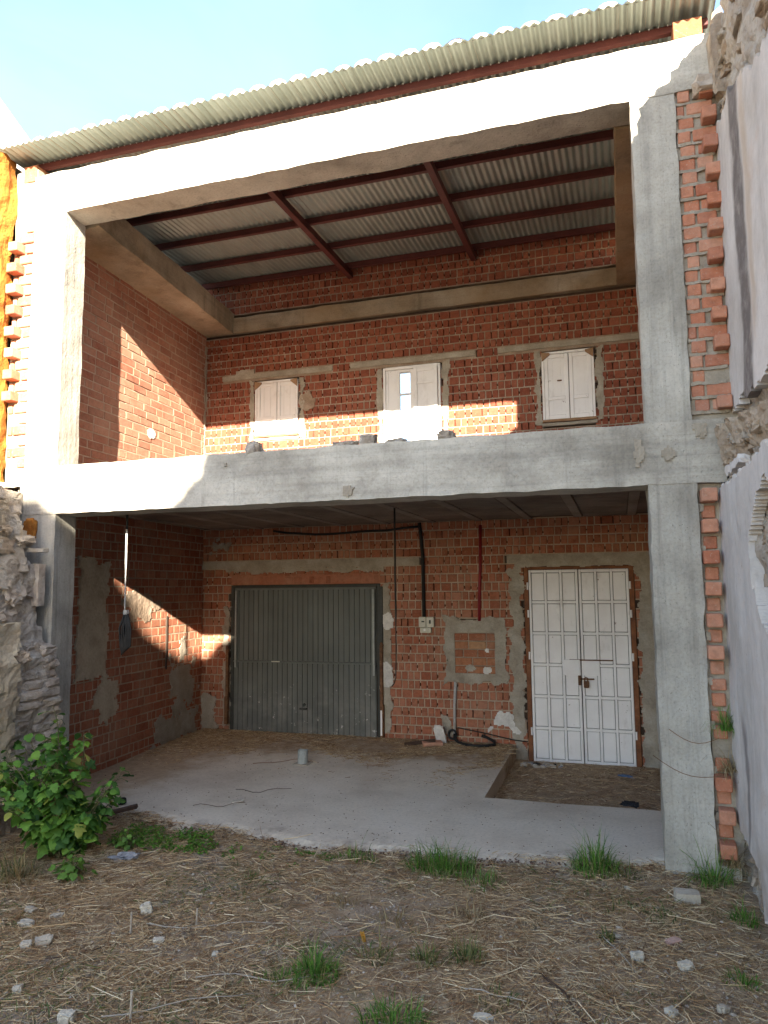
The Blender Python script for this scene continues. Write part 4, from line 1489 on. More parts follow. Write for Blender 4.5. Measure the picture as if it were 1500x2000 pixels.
for k in range(70):
    zone = k % 5
    if zone == 0:
        y = rnd.uniform(-1.5, 0.0)
        z, x = rnd.uniform(2.46, 2.66 + 0.12 * y), 0.075
    elif zone == 1:
        y, z, x = rnd.uniform(-1.6, -0.98), rnd.uniform(1.68, 2.05), 0.105
    elif zone == 2:
        y, z, x = rnd.uniform(-0.7, 0.3), rnd.uniform(-0.02, 0.26), 0.09
    else:
        y = rnd.uniform(-2.0, 0.0)
        z, x = rnd.uniform(4.80 + 0.36 * y, 5.35), 0.175
    sx = rnd.uniform(0.03, 0.07)
    mbs = boulder(100 + k, 0.05, sx * rnd.uniform(1.0, 1.8), sx * rnd.uniform(0.45, 0.8), 0.45, 3)
    o = mbs.build('stone', M[rnd.choice(('rubble_tan', 'rubble_tan', 'rubble'))], rw)
    o.location = (x, y, z)
    o.rotation_euler = (rnd.uniform(-.3, .3), rnd.uniform(-.2, .2), rnd.uniform(-.2, .2))
# the big loose block at the end of the roof beam
o = boulder(400, 0.06, 0.08, 0.26, 0.35, 3).build('stone', M['rubble_tan'], rw, label='tall block beside the end of the roof beam')
o.location = (0.14, -0.06, 5.18)
o = boulder(401, 0.09, 0.07, 0.05, 0.25, 2).build('stone', M['rubble_stone'], rw)
o.location = (0.06, -0.03, 5.02)

# ------------------------------------------------------------------ left neighbour: party wall under orange foam, white gable
ln = thing('party_wall', 'sunlit party wall on the left covered in orange sprayed foam', 'wall', (-0.58, 0, 0))
MB().sheet(-0.75, 0.02, 2.20, 5.62, 0.035, lambda u, v: v > 2.42 - 0.25 * max(0, -u) + 0.12 * vn((u * 6, v * 2, 1)), lambda u, v, w_: (w_, u, v),
           lambda u, v: 0.0 + 0.035 * vn((u * 5, v * 2.2, 2)) + 0.022 * vn((u * 14, v * 9, 2)), -0.3).build('foam_coat', M['foam'], ln)
MB().sheet(-0.5, -0.02, 0.9, 5.5, 0.035, lambda u, v: v > 2.55 + 0.1 * vn((u * 5, v * 5, 3)) and u > -0.03 - 0.0, lambda u, v, w_: (u, w_, v), lambda u, v: -0.02, 0.3).build('foam_edge', M['foam'], ln)
MB().box(-0.9, -0.28, -0.75, 3.45, -0.3, 5.60).build('wall_core', M['rubble'], ln)
MB().box(-0.9, -0.06, 0.31, 3.45, -0.3, 5.45).build('wall_core', M['rubble'], ln)
gab = thing('white_gable', 'bright white rendered gable rising above the roof at the far left', 'gable wall', (-0.65, 0, 0))
gb_ = MB()
pts = [(-1.4, 5.45), (-1.4, 6.62), (-0.14, 6.28), (0.42, 6.19), (2.6, 5.9), (3.4, 5.45)]
pts = [(-1.4, 5.62), (-1.4, 6.45), (-0.14, 6.17), (0.36, 5.93), (1.4, 5.62)]
for x in (-0.02, -2.2):
    for (y, z) in pts:
        gb_.v.append((x, y, z))
k_ = len(pts)
gb_.f = [tuple(range(k_)), tuple(range(2 * k_ - 1, k_ - 1, -1))] + [(i, k_ + i, k_ + (i + 1) % k_, (i + 1) % k_) for i in range(k_)]
fixnormals(gb_.build('gable_face', M['plaster_white'], gab))

# ------------------------------------------------------------------ left ruin: broken rubble wall stub
ru = thing('ruined_wall', 'crumbling grey rubble wall stub at the left edge behind the leafy shrub', 'ruin', (0, 0, 0))


def ru_front(z):
    """y of the right hand edge of the stub (how far it reaches along the column)"""
    pts = [(-0.3, 0.02), (0.5, 0.02), (1.0, 0.0), (1.2, -0.02), (1.26, -0.06), (1.55, -0.10), (1.62, -0.13), (1.95, -0.14), (2.02, -0.26), (2.15, -0.20), (2.35, -0.33), (2.55, -0.50), (2.7, -0.9), (3.0, -2.5)]
    for (a, b), (c, e) in zip(pts, pts[1:]):
        if a <= z <= c:
            return b + (e - b) * (z - a) / (c - a)
    return -3


def ru_x(y, z):
    b = 0.10 if z < 1.2 else (0.10 - 0.14 * min(1, (z - 1.2) / 0.15))
    b -= 0.05 * max(0, z - 1.6)
    return b + 0.045 * vn((y * 4, z * 4, 5)) + 0.03 * vn((y * 11, z * 11, 6)) + 0.015 * vn((y * 26, z * 26, 6))


MB().sheet(-3.2, 0.06, -0.3, 2.9, 0.035, lambda u, v: u < ru_front(v) + 0.03 * vn((u * 8, v * 8, 4)), lambda u, v, w_: (w_, u, v), ru_x, -0.75).build('rubble_core', M['rubble'], ru)
rnd = random.Random(11)
# thin flat courses below
z = 0.15
while z < 1.16:
    hgt = rnd.uniform(0.055, 0.085)
    y = ru_front(z) + rnd.uniform(-0.03, 0.02)
    while y > -1.5:
        ln_ = rnd.uniform(0.12, 0.30)
        mbs = boulder(rnd.randint(0, 9999), 0.05, ln_ / 2 * 1.0, hgt / 2 * 0.97, 0.2, 3)
        o = mbs.build('stone', M[rnd.choice(('rubble_stone', 'rubble_stone', 'rubble'))], ru)
        o.location = (ru_x(y - ln_ / 2, z) - 0.040 + rnd.uniform(-0.012, 0.016), y - ln_ / 2, z + hgt / 2)
        o.rotation_euler = (rnd.uniform(-.05, .05), rnd.uniform(-.1, .1), rnd.uniform(-.06, .06))
        y -= ln_
    z += hgt
# rough rubble above
for k in range(58):
    z = rnd.uniform(1.18, 2.5)
    y = ru_front(z) - rnd.uniform(0.0, 0.9)
    sx = rnd.uniform(0.035, 0.085)
    mbs = boulder(rnd.randint(0, 9999), 0.05, sx * rnd.uniform(1.0, 1.7), sx * rnd.uniform(0.5, 0.9), 0.5, 3)
    o = mbs.build('stone', M[rnd.choice(('rubble_stone', 'rubble', 'rubble_tan', 'rubble_stone'))], ru)
    o.location = (ru_x(y, z) + rnd.uniform(-0.05, -0.01), y, z)
    o.rotation_euler = (rnd.uniform(-.4, .4), rnd.uniform(-.3, .3), rnd.uniform(-.3, .3))
MB().rough(-0.2, 0.0, -0.17, -0.09, 1.62, 1.96, 0.03, 0.008, 9).build('stone_block', M['rubble_stone'], ru, label='smooth upright block under the projecting slat')
MB().rough(-0.25, 0.07, -0.20, -0.14, 2.055, 2.085, 0.03, 0.005, 9, lambda p: Vector((p.x, p.y, p.z - 0.04 * p.x))).build('slat', M['wood_grey'], ru, label='short weathered slat sticking out to the right')
MB().sheet(-1.2, -0.36, 0.2, 1.5, 0.03, lambda u, v: u < -0.43 - 0.10 * math.sin(v * 2.2) + 0.06 * vn((u * 6, v * 6, 8)), lambda u, v, w_: (w_, u, v), lambda u, v: ru_x(u, v) * 0.6 + 0.10, -0.2).build('plaster_remnant', M['render_beige'], ru)
# a bit of orange foam on the column top
fb = boulder(77, 0.06, 0.03, 0.09, 0.5, 3).build('foam_blob', M['foam'], ru)
fb.location = (-0.24, -0.02, 2.25)
MB().rough(-0.95, -0.335, -0.34, -0.02, 1.9, 2.64, 0.03, 0.02, 9, lambda p: Vector((p.x, p.y, p.z - 0.25 * max(0, p.x + 0.6) * (1 if p.z > 2.3 else 0)))).build('rubble_top', M['rubble'], ru)
for k in range(14):
    o = boulder(700 + k, rnd.uniform(.03, .07), rnd.uniform(.03, .06), rnd.uniform(.02, .045), 0.45, 3).build('stone', M[rnd.choice(('rubble_stone', 'rubble', 'rubble_tan'))], ru)
    o.location = (rnd.uniform(-0.75, -0.30), rnd.uniform(-0.36, -0.05), rnd.uniform(2.45, 2.66))

# ------------------------------------------------------------------ services on and in the ground floor
mb_ = thing('meter_box', 'ivory electric meter box on the back wall between the two doors', 'meter box', (2.36, D, 1.32))
MB().bbox(-0.088, -0.003, -0.055, 0.0, -0.02, 0.095, 0.006).build('left_case', M['box'], mb_)
MB().bbox(0.003, 0.09, -0.060, 0.0, -0.02, 0.095, 0.006).build('right_case', M['box'], mb_)
MB().bbox(-0.075, 0.055, -0.05, 0.0, -0.085, -0.023, 0.006).build('terminal_box', M['box'], mb_)
MB().bbox(0.035, 0.055, -0.063, -0.058, 0.02, 0.06, 0.002).build('dark_window', M['black'], mb_)
MB().bbox(-0.055, -0.02, -0.058, -0.053, 0.035, 0.05, 0.002).build('dial', M['garage_dark'], mb_)
MB().tube([(-0.02, -0.051, -0.05), (-0.02, -0.056, -0.05)], 0.014, 12).build('knob', M['white_paint'], mb_)
tag(MB().tube([(2.29, D - 0.03, 2.49), (2.30, D - 0.03, 2.40), (2.325, D - 0.03, 2.1), (2.33, D - 0.03, 1.41)], 0.02, 10).build('black_conduit', M['black'], smooth=True), 'black conduit dropping from the ceiling into the meter box', 'conduit')
pts = [(0.45 + 0.183 * k, D - 0.05 - 0.01 * vn((k, 0, 0)), 2.455 - 0.06 * math.sin(min(1, k / 3) * 1.5) + 0.02 * vn((k * .7, 2, 0)) + (0.05 * (k / 10) ** 3)) for k in range(11)]
tag(MB().tube(pts, 0.014, 8).build('ceiling_cable', M['black'], smooth=True), 'sagging black cable along the top of the ground floor back wall', 'cable')
pts = [(2.475 + 0.006 * vn((k * .6, 1, 1)), 1.6, 2.49 - 0.16 * k) for k in range(10)] + [(2.47, 1.6, 0.92), (2.455, 1.6, 0.87), (2.43, 1.6, 0.84)]
tag(MB().tube(pts, [0.009] * 7 + [0.005] * 6, 7).build('hanging_cable', M['black'], smooth=True), 'thin black cable hanging free from the middle of the ceiling', 'cable')
tag(MB().tube([(2.995, D - 0.012, 2.44), (2.985, D - 0.014, 2.0), (2.965, D - 0.014, 1.6), (2.960, D - 0.014, 1.37)], 0.018, 8).build('red_conduit', M['red_paint'], smooth=True), 'dark red conduit running down to the bricked-up niche', 'conduit')
ct = thing('corrugated_conduit', 'grey conduit leaving the bricked-up niche and coiling black on the floor', 'conduit', (2.66, D, 0))
MB().tube([(0.02, -0.025, 0.70), (0.005, -0.03, 0.45), (0.0, -0.03, 0.12)], 0.017, 10).build('grey_tube', M['cable_grey'], ct, smooth=True)
pts = [(0.0, -0.03, 0.14), (0.0, -0.05, 0.09), (0.05, -0.10, 0.062), (0.14, -0.2, 0.06), (0.26, -0.24, 0.06), (0.38, -0.22, 0.06), (0.46, -0.14, 0.062), (0.44, -0.06, 0.08), (0.36, -0.03, 0.11), (0.30, -0.04, 0.13)]
MB().tube(pts, 0.016, 8).build('black_hose', M['black'], ct, smooth=True)
pts = [(-0.02 + 0.045 * math.cos(t), -0.05, 0.13 + 0.05 * math.sin(t)) for t in np.linspace(0, 7, 14)]
MB().tube(pts, 0.012, 7).build('loop', M['black'], ct, smooth=True)
tag(MB().tube([(2.69, D - 0.02, 0.20), (3.0, D - 0.03, 0.155), (3.30, D - 0.03, 0.10), (3.46, D - 0.02, 0.085)], 0.006, 7).build('thin_cable', M['black'], smooth=True), 'thin dark cable stretched low from the conduit to the white door frame', 'cable')

hc = thing('hanging_cable', 'grey cable hanging at the left of the ground floor opening, ending in a tied bundle', 'cable', (0.42, 0.40, 0))
MB().tube([(-0.012, 0, 2.42), (-0.012, 0, 2.27)], 0.011, 8).build('sleeve', M['black'], hc, smooth=True)
MB().tube([(-0.012 + 0.004 * vn((k, 0, 0)), 0, 2.29 - 0.075 * k) for k in range(11)], [0.009] * 5 + [0.006] * 6, 8).build('wire', M['cable_grey'], hc, smooth=True)
pts = []
bnd = MB()
for j in range(5):
    a0 = -0.03 + 0.014 * j
    pts = [(a0 * 0.3, 0.01 * (j % 2), 1.55), (a0 - 0.02, 0.015 * (j % 3 - 1), 1.42), (a0 - 0.025, 0.01, 1.27), (a0, 0.0, 1.20 + 0.012 * j), (a0 + 0.03, -0.01, 1.27), (a0 + 0.02, 0.01, 1.42), (a0 * 0.3 + 0.01, 0, 1.54)]
    bnd.tube(pts, 0.009, 7)
bnd.build('bundle', M['black'], hc, smooth=True)
MB().bbox(-0.018, 0.022, -0.02, 0.02, 1.535, 1.575, 0.006).build('tape', M['cable_grey'], hc)

# pipe stub in the slab
ps = thing('pipe_stub', 'short grey pipe stub standing up out of the concrete floor', 'pipe', (1.398, 1.93, fz(1.4, 1.93)))
p_ = MB()
nn = 20
for (z, r) in ((-0.02, 0.052), (0.12, 0.050), (0.135, 0.052), (0.135, 0.044), (-0.02, 0.044)):
    for k in range(nn):
        t = 2 * math.pi * k / nn
        p_.v.append((math.cos(t) * r, math.sin(t) * r, z + (0.004 * math.sin(3 * t) if z > 0.13 else 0)))
for j in range(4):
    for k in range(nn):
        p_.f.append((j * nn + k, j * nn + (k + 1) % nn, (j + 1) * nn + (k + 1) % nn, (j + 1) * nn + k))
p_.build('pipe', M['pipe'], ps, smooth=False)
MB().rough(-0.075, 0.075, -0.075, 0.075, -0.02, 0.008, 0.03, 0.008).build('mortar_collar', M['mortar_grey'], ps)

# lumps of mortar on the edge of the upper floor
for (x, y, rx, rz2, lb) in ((1.808, 0.05, 0.055, 0.05, 'leftmost of the dark mortar lumps on the edge of the upper floor'),
                            (2.55, 0.06, 0.10, 0.025, 'low flat mortar lump left of the balcony door on the upper floor edge'),
                            (2.74, 0.05, 0.06, 0.055, 'tall mortar lump left of the balcony door on the upper floor edge'),
                            (2.96, 0.07, 0.06, 0.022, 'low mortar lump in front of the balcony door on the upper floor edge'),
                            (3.33, 0.05, 0.06, 0.035, 'rightmost mortar lump on the edge of the upper floor')):
    o = boulder(int(x * 100), rx, 0.05, rz2, 0.5, 3).build('mortar_lump', M['rubble'])
    o.location = (x, y, ZS1 + rz2 * 0.45)
    tag(o, lb, 'mortar lump', 'mortar lumps on the upper floor edge')

# ------------------------------------------------------------------ debris
def rock(x, y, rx, ry, rz2, mat, label, rot=0.0, z=None, seed=None, name='stone', cat='stone', group=None, rough_=0.3, sink=0.35):
    o = boulder(seed if seed is not None else int(x * 1000 + y * 77), rx * .74, ry * .74, rz2 * .66, rough_, 3).build(name, M[mat])
    o.location = (x, y, (gz(x, y) if z is None else z) + rz2 * .8 * (1 - sink))
    o.rotation_euler = (random.uniform(-.2, .2), random.uniform(-.2, .2), rot)
    return tag(o, label, cat, group)


GS = 'loose stones on the ground'
rock(1.903, -1.35, 0.042, 0.03, 0.045, 'stone_white', 'bright white angular stone alone in the straw right of the shrub', 0.4, group=GS)
rock(1.393, -1.683, 0.055, 0.035, 0.022, 'stone_white', 'flat pale stone on the straw below the leafy shrub', 0.2, group=GS)
rock(1.617, -1.81, 0.055, 0.04, 0.03, 'stone_tan', 'tan lumpy stone, larger of a pair at lower left', 0.5, group=GS)
rock(1.575, -1.88, 0.035, 0.03, 0.028, 'stone_tan', 'small tan stone touching the larger tan stone at lower left', 0.5, group=GS)
rock(1.847, -2.221, 0.03, 0.028, 0.026, 'stone_tan', 'small cream stone beside short straw near the lower left corner', 0.5, group=GS)
rock(2.216, -2.347, 0.05, 0.03, 0.035, 'stone_white', 'bluish white stone at the bottom edge of the picture', 0.1, group=GS)
rock(1.269, -1.52, 0.04, 0.03, 0.02, 'stone_tan', 'brownish stone half buried in straw under the shrub', 0.1, group=GS)
rock(1.464, -1.545, 0.05, 0.022, 0.015, 'stone_tan', 'thin greyish stone chip lying between pale stone and shrub', 0.6, group=GS)
rock(2.173, -1.636, 0.04, 0.028, 0.02, 'stone_tan', 'small dull stone below the bright white angular stone', 0.6, group=GS)
rock(4.477, -1.148, 0.04, 0.03, 0.028, 'stone_white', 'cream stone left of the pair on the gravelly ground at right', 0.3, group=GS)
rock(4.69, -1.176, 0.042, 0.035, 0.03, 'stone_tan', 'rounded cream stone right of the pair on the gravelly ground at right', 0.3, group=GS)
rock(4.395, -0.853, 0.026, 0.015, 0.014, 'stone_white', 'upper of two tiny white chips in front of the right grass tuft', 0.3, group=GS)
rock(4.388, -0.944, 0.024, 0.017, 0.014, 'stone_white', 'lower of two tiny white chips in front of the right grass tuft', 0.8, group=GS)
rock(4.602, -1.595, 0.034, 0.03, 0.025, 'stone_white', 'white stone at the bottom right of the ground', 0.8, group=GS)
rock(4.807, -1.503, 0.03, 0.026, 0.022, 'stone_tan', 'small stone nearest the lower right corner', 0.8, group=GS)
rock(3.864, -1.844, 0.05, 0.022, 0.015, 'stone_white', 'long flat pale chip at the bottom middle', 0.2, group=GS)
rock(2.522, -1.683, 0.02, 0.018, 0.018, 'stone_white', 'tiny white pebble in the straw left of the dark green tuft', 0.2, group=GS)
rock(4.438, -0.289, 0.02, 0.018, 0.018, 'stone_white', 'tiny white pebble just in front of the right grass tuft', 0.2, group=GS)
rock(4.65, -0.925, 0.05, 0.03, 0.02, 'stone_pink', 'pinkish broken tile shard on the gravel at right', 0.6, name='tile_shard', cat='tile shard')
bb = MB().rough(-0.065, 0.065, -0.04, 0.04, 0, 0.06, 0.03, 0.006, 9).build('brick_block', M['stone_tan'])
bb.location = (4.757, -0.385, gz(4.757, -.385) - 0.005)
bb.rotation_euler = (0.05, 0.03, 0.1)
tag(bb, 'cream block lying in front of the lower right column', 'block')
rock(1.242, -0.675, 0.10, 0.05, 0.03, 'plastic_grey', 'crumpled grey plastic scrap at the foot of the shrub', 0.2, name='plastic_scrap', cat='scrap', rough_=0.9)
rock(3.163, -1.33, 0.012, 0.02, 0.035, 'ochre_leaf', 'small ochre yellow leaf standing in the grass', 0.4, name='dry_leaf', cat='leaf', rough_=0.6)
rock(4.473, 1.33, 0.075, 0.045, 0.028, 'black_cloth', 'black crumpled rag on the edge of the sunk door bay', -0.1, z=0.0, name='black_rag', cat='rag', rough_=0.6, sink=0.2)
rock(4.45, 2.75, 0.09, 0.035, 0.015, 'blue', 'flattened blue plastic scrap at the foot of the white door', -0.1, z=-0.11, name='plastic_scrap', cat='scrap', rough_=0.6, sink=0.1)
rock(0.52, 0.28, 0.04, 0.04, 0.04, 'black', 'round black ball beside the dark plank on the slab', 0, z=0.0, name='black_ball', cat='ball', rough_=0.1, sink=0.05)
rock(1.403, 0.602, 0.07, 0.03, 0.012, 'stone_tan', 'flat tan tile piece lying on the concrete floor', 0.2, z=0.0, name='tile_piece', cat='tile shard', rough_=0.25, sink=0.1)
rock(2.515, 3.12, 0.08, 0.03, 0.16, 'plaster_white', 'pale slab of broken plaster leaning at the foot of the conduit', 0, z=0.03, name='plaster_chunk', cat='chunk', rough_=0.35, sink=0.2)
br_ = MB().bbox(-0.11, 0.11, -0.05, 0.05, 0, 0.04, 0.005).build('brick_fragment', M['brick_out'])
br_.location = (2.46, 2.98, 0.046)
br_.rotation_euler = (0.1, 0, 0.5)
tag(br_, 'red brick fragment on the straw by the back wall', 'brick')
pk = MB().bbox(-0.17, 0.17, -0.03, 0.03, 0, 0.012, 0.003).build('thin_board', M['wood_dark'])
pk.location = (2.33, 2.95, 0.07)
pk.rotation_euler = (0.4, -0.12, 0.25)
tag(pk, 'thin dark board leaning on the red brick fragment', 'board')
pk = MB().bbox(-0.20, 0.20, -0.02, 0.02, -0.015, 0.015, 0.004).build('dark_plank', M['wood_dark'])
pk.location = (0.62, 0.02, 0.02)
pk.rotation_euler = (0.1, -0.22, 0.35)
tag(pk, 'short dark plank jutting from the shrub onto the slab', 'plank')
rb = thing('rubble_heap', 'small heap of grey and black rubble left of the white door', 'rubble heap', (3.62, 3.02, -0.115))
for k in range(26):
    o = boulder(k + 900, random.uniform(.015, .04), random.uniform(.015, .03), random.uniform(.01, .022), 0.5, 1).build('chip', M[random.choice(('plastic_grey', 'black', 'stone_white', 'rubble'))], rb)
    o.location = (random.gauss(0, 0.11), random.gauss(0, 0.05), random.uniform(0.0, 0.02))

# fallen twigs
TW = 'dry twigs and stalks lying about'


def twig(x0, y0, x1, y1, r, mat, label, onfloor=False, lift=0.01, bend=0.04):
    pts = []
    L = math.hypot(x1 - x0, y1 - y0)
    for k in range(8):
        t = k / 7
        x, y = x0 + (x1 - x0) * t, y0 + (y1 - y0) * t
        w_ = bend * L * 3 * vn((t * 2.5, x0 * 9, y0 * 9))
        x += -(y1 - y0) / L * w_
        y += (x1 - x0) / L * w_
        z = fz(x, y) if onfloor else gz(x, y)
        pts.append((x, y, z + r + lift * (1 + vn((t * 3, x0, 0)))))
    tag(MB().tube(pts, [r * (1 - 0.4 * k / 7) for k in range(8)], 6).build('twig', M[mat], smooth=True), label, 'twig', TW)


twig(4.05, -1.45, 4.38, -1.95, 0.0050, 'wood_dark', 'dark curved twig running out of the bottom edge at right')
twig(2.0, -1.50, 2.75, -1.30, 0.0033, 'wood_grey', 'long pale stalk lying right of the shrub')
twig(2.35, -2.3, 2.85, -1.92, 0.0033, 'wood_grey', 'pale stalk slanting up at the lower left')
twig(2.55, -1.90, 3.15, -1.73, 0.0033, 'wood_grey', 'pale stalk running towards the dark green tuft')
twig(3.75, -1.66, 4.02, -1.70, 0.0039, 'wood_grey', 'thick pale stalk at the lower middle')
twig(1.75, -1.95, 2.10, -1.60, 0.0028, 'wood_dark', 'brown twig pointing at the pair of tan stones')
twig(4.30, -0.95, 4.50, -1.35, 0.0028, 'wood_grey', 'straight pale stalk between the cream stones')
twig(2.25, -0.95, 2.50, -0.80, 0.0033, 'wood_dark', 'short brown stick near the grey bare patch')
twig(0.95, 1.75, 1.30, 2.05, 0.0039, 'wood_raw', 'curved brown twig on the concrete left of the pipe stub', True)
twig(1.25, 0.85, 1.65, 1.10, 0.0028, 'wood_dark', 'wavy thin twig in the middle of the concrete floor', True, bend=0.12)
twig(1.15, 0.33, 1.5, 0.55, 0.0028, 'wood_dark', 'thin bent twig near the front edge of the concrete floor', True, bend=0.1)
twig(2.05, 2.0, 2.25, 2.05, 0.0028, 'wood_raw', 'short brown stick on the concrete right of the pipe stub', True)
# three cut stalks that stand upright
for (x, y, h, lb) in ((1.98, -1.60, 0.115, 'left one of the upright cut stalks right of the shrub'), (2.27, -1.44, 0.10, 'right one of the upright cut stalks right of the shrub'), (2.47, -2.27, 0.12, 'upright cut stalk near the bottom edge at left')):
    z = gz(x, y)
    tag(MB().tube([(x, y, z - 0.01), (x + 0.004, y, z + h)], 0.0055, 6).build('cut_stalk', M['wood_grey']), lb, 'stalk', 'upright cut stalks')


# ------------------------------------------------------------------ litter (uncountable)
def strips(name, n_, region, mat, lmin, lmax, wd_, hfun, lift=0.02, dens=None, seg=3, tilt=0.12):
    rs = np.random.RandomState(abs(hash(name)) % 1000 if False else len(name) * 13)
    V, F = [], []
    cnt = 0
    tries = 0
    while cnt < n_ and tries < n_ * 6:
        tries += 1
        x = rs.uniform(region[0], region[1])
        y = rs.uniform(region[2], region[3])
        if dens and rs.rand() > dens(x, y):
            continue
        cnt += 1
        L = lmin + (lmax - lmin) * rs.rand() ** 2.2
        a = rs.uniform(0, 2 * math.pi)
        cur = rs.uniform(-0.6, 0.6)
        w2 = wd_ * rs.uniform(0.5, 1.3) / 2
        pz = hfun(x, y) + rs.uniform(0.0, lift)
        sl_ = rs.uniform(-tilt, tilt)
        px, py = x, y
        o = len(V)
        tw = rs.uniform(-0.8, 0.8)
        for k in range(seg + 1):
            t = k / seg
            nxv, nyv = -math.sin(a), math.cos(a)
            taper = 1 - 0.5 * t
            V.append((px + nxv * w2 * taper, py + nyv * w2 * taper, pz + tw * w2))
            V.append((px - nxv * w2 * taper, py - nyv * w2 * taper, pz - tw * w2))
            px += math.cos(a) * L / seg
            py += math.sin(a) * L / seg
            pz += sl_ * L / seg
            pz = max(pz, hfun(px, py) + 0.002)
            a += cur / seg
        for k in range(seg):
            F.append((o + 2 * k, o + 2 * k + 1, o + 2 * k + 3, o + 2 * k + 2))
    me = bpy.data.meshes.new(name)
    me.from_pydata(V, [], F)
    me.materials.append(mat)
    ob = bpy.data.objects.new(name, me)
    COL.objects.link(ob)
    ob['kind'] = 'stuff'
    return ob


def gtop(x, y):
    return gz(x, y) + 0.012 * vn((x * 9, y * 9, 4.4))


def d_straw(x, y):
    bare = vn((x * 1.1 + 3, y * 1.1, 7.7))
    return max(0.06, min(1.0, 0.62 - 1.6 * bare))


strips('dry_straw', 80000, (0.2, 5.08, -2.75, 0.06), M['straw'], 0.012, 0.15, 0.0027, gtop, 0.016, d_straw, seg=2)
strips('long_straw', 1100, (-0.2, 5.08, -3.0, 0.06), M['straw'], 0.12, 0.34, 0.0036, gtop, 0.022, d_straw)
strips('loose_straw', 6000, (-0.4, 5.05, -5.0, -3.0), M['straw'], 0.04, 0.24, 0.005, gtop, 0.02, d_straw)
strips('floor_straw', 14000, (-0.44, 3.3, 1.5, 3.2), M['straw'], 0.02, 0.12, 0.004, fz, 0.008,
       lambda x, y: max(0.012, min(1, (y - 2.30 + 1.5 * vn((x * 1.6, y * 1.6, 0))) * 1.5)) if x > 0.2 else max(0.1, min(1, (y - 1.6) * .8)))
strips('bay_straw', 4000, (RX + 0.02, 4.85, RY + 0.05, 3.15), M['straw'], 0.02, 0.12, 0.004, lambda x, y: -0.112 + 0.02 * max(0, y - 2.6), 0.01)
strips('edge_straw', 2600, (-0.3, 4.95, -0.02, 0.30), M['straw'], 0.02, 0.12, 0.004, lambda x, y: max(fz(x, y) - 0.012, gz(x, y)), 0.012, lambda x, y: max(0, 1 - abs(y - yf(x)) * 7))


def pebbles(name, n_, region, hfun, smin, smax, mat, dens=None):
    rs = np.random.RandomState(len(name) * 7 + 1)
    V, F = [], []
    base = [(1, 0, 0), (-1, 0, 0), (0, 1, 0), (0, -1, 0), (0, 0, 1), (0, 0, -1)]
    tri = [(0, 2, 4), (2, 1, 4), (1, 3, 4), (3, 0, 4), (2, 0, 5), (1, 2, 5), (3, 1, 5), (0, 3, 5)]
    c = 0
    tr = 0
    while c < n_ and tr < n_ * 8:
        tr += 1
        x, y = rs.uniform(region[0], region[1]), rs.uniform(region[2], region[3])
        if dens and rs.rand() > dens(x, y):
            continue
        c += 1
        s_ = smin + (smax - smin) * rs.rand() ** 3
        a = rs.uniform(0, 6.28)
        o = len(V)
        z = hfun(x, y)
        q = rs.uniform(0.6, 1.3, 6)
        for (bx, by, bz), k in zip(base, q):
            px, py, pz = bx * s_ * k, by * s_ * k * 0.75, bz * s_ * k * 0.55
            V.append((x + px * math.cos(a) - py * math.sin(a), y + px * math.sin(a) + py * math.cos(a), z + pz + s_ * 0.2))
        F += [tuple(o + i for i in t) for t in tri]
    me = bpy.data.meshes.new(name)
    me.from_pydata(V, [], F)
    me.materials.append(mat)
    ob = bpy.data.objects.new(name, me)
    COL.objects.link(ob)
    ob['kind'] = 'stuff'
    return ob


pebbles('gravel', 15000, (-0.2, 5.08, -3.2, 0.06), gtop, 0.002, 0.016, M['gravel'], lambda x, y: max(0.15, min(1, 0.35 + 1.2 * vn((x * 1.1 + 3, y * 1.1, 7.7)) + (0.35 if x > 4 else 0))))
pebbles('floor_crumbs', 4200, (-0.4, 4.6, 0.0, 3.2), lambda x, y: fz(x, y) if not (x > RX and y > RY) else -0.115, 0.0015, 0.009, M['crumb'], lambda x, y: 0.22 + 0.7 * max(0, vn((x * 2, y * 2, 1)) + (0.6 if y > 2.4 or y < 0.25 else 0)))
pebbles('edge_rubble', 4200, (-0.3, 4.95, -0.2, 0.25), lambda x, y: max(fz(x, y) - 0.02, gz(x, y)) if y > yf(x) else gz(x, y), 0.003, 0.016, M['crumb'], lambda x, y: max(0, 1 - abs(y - yf(x) + 0.02) * 8))


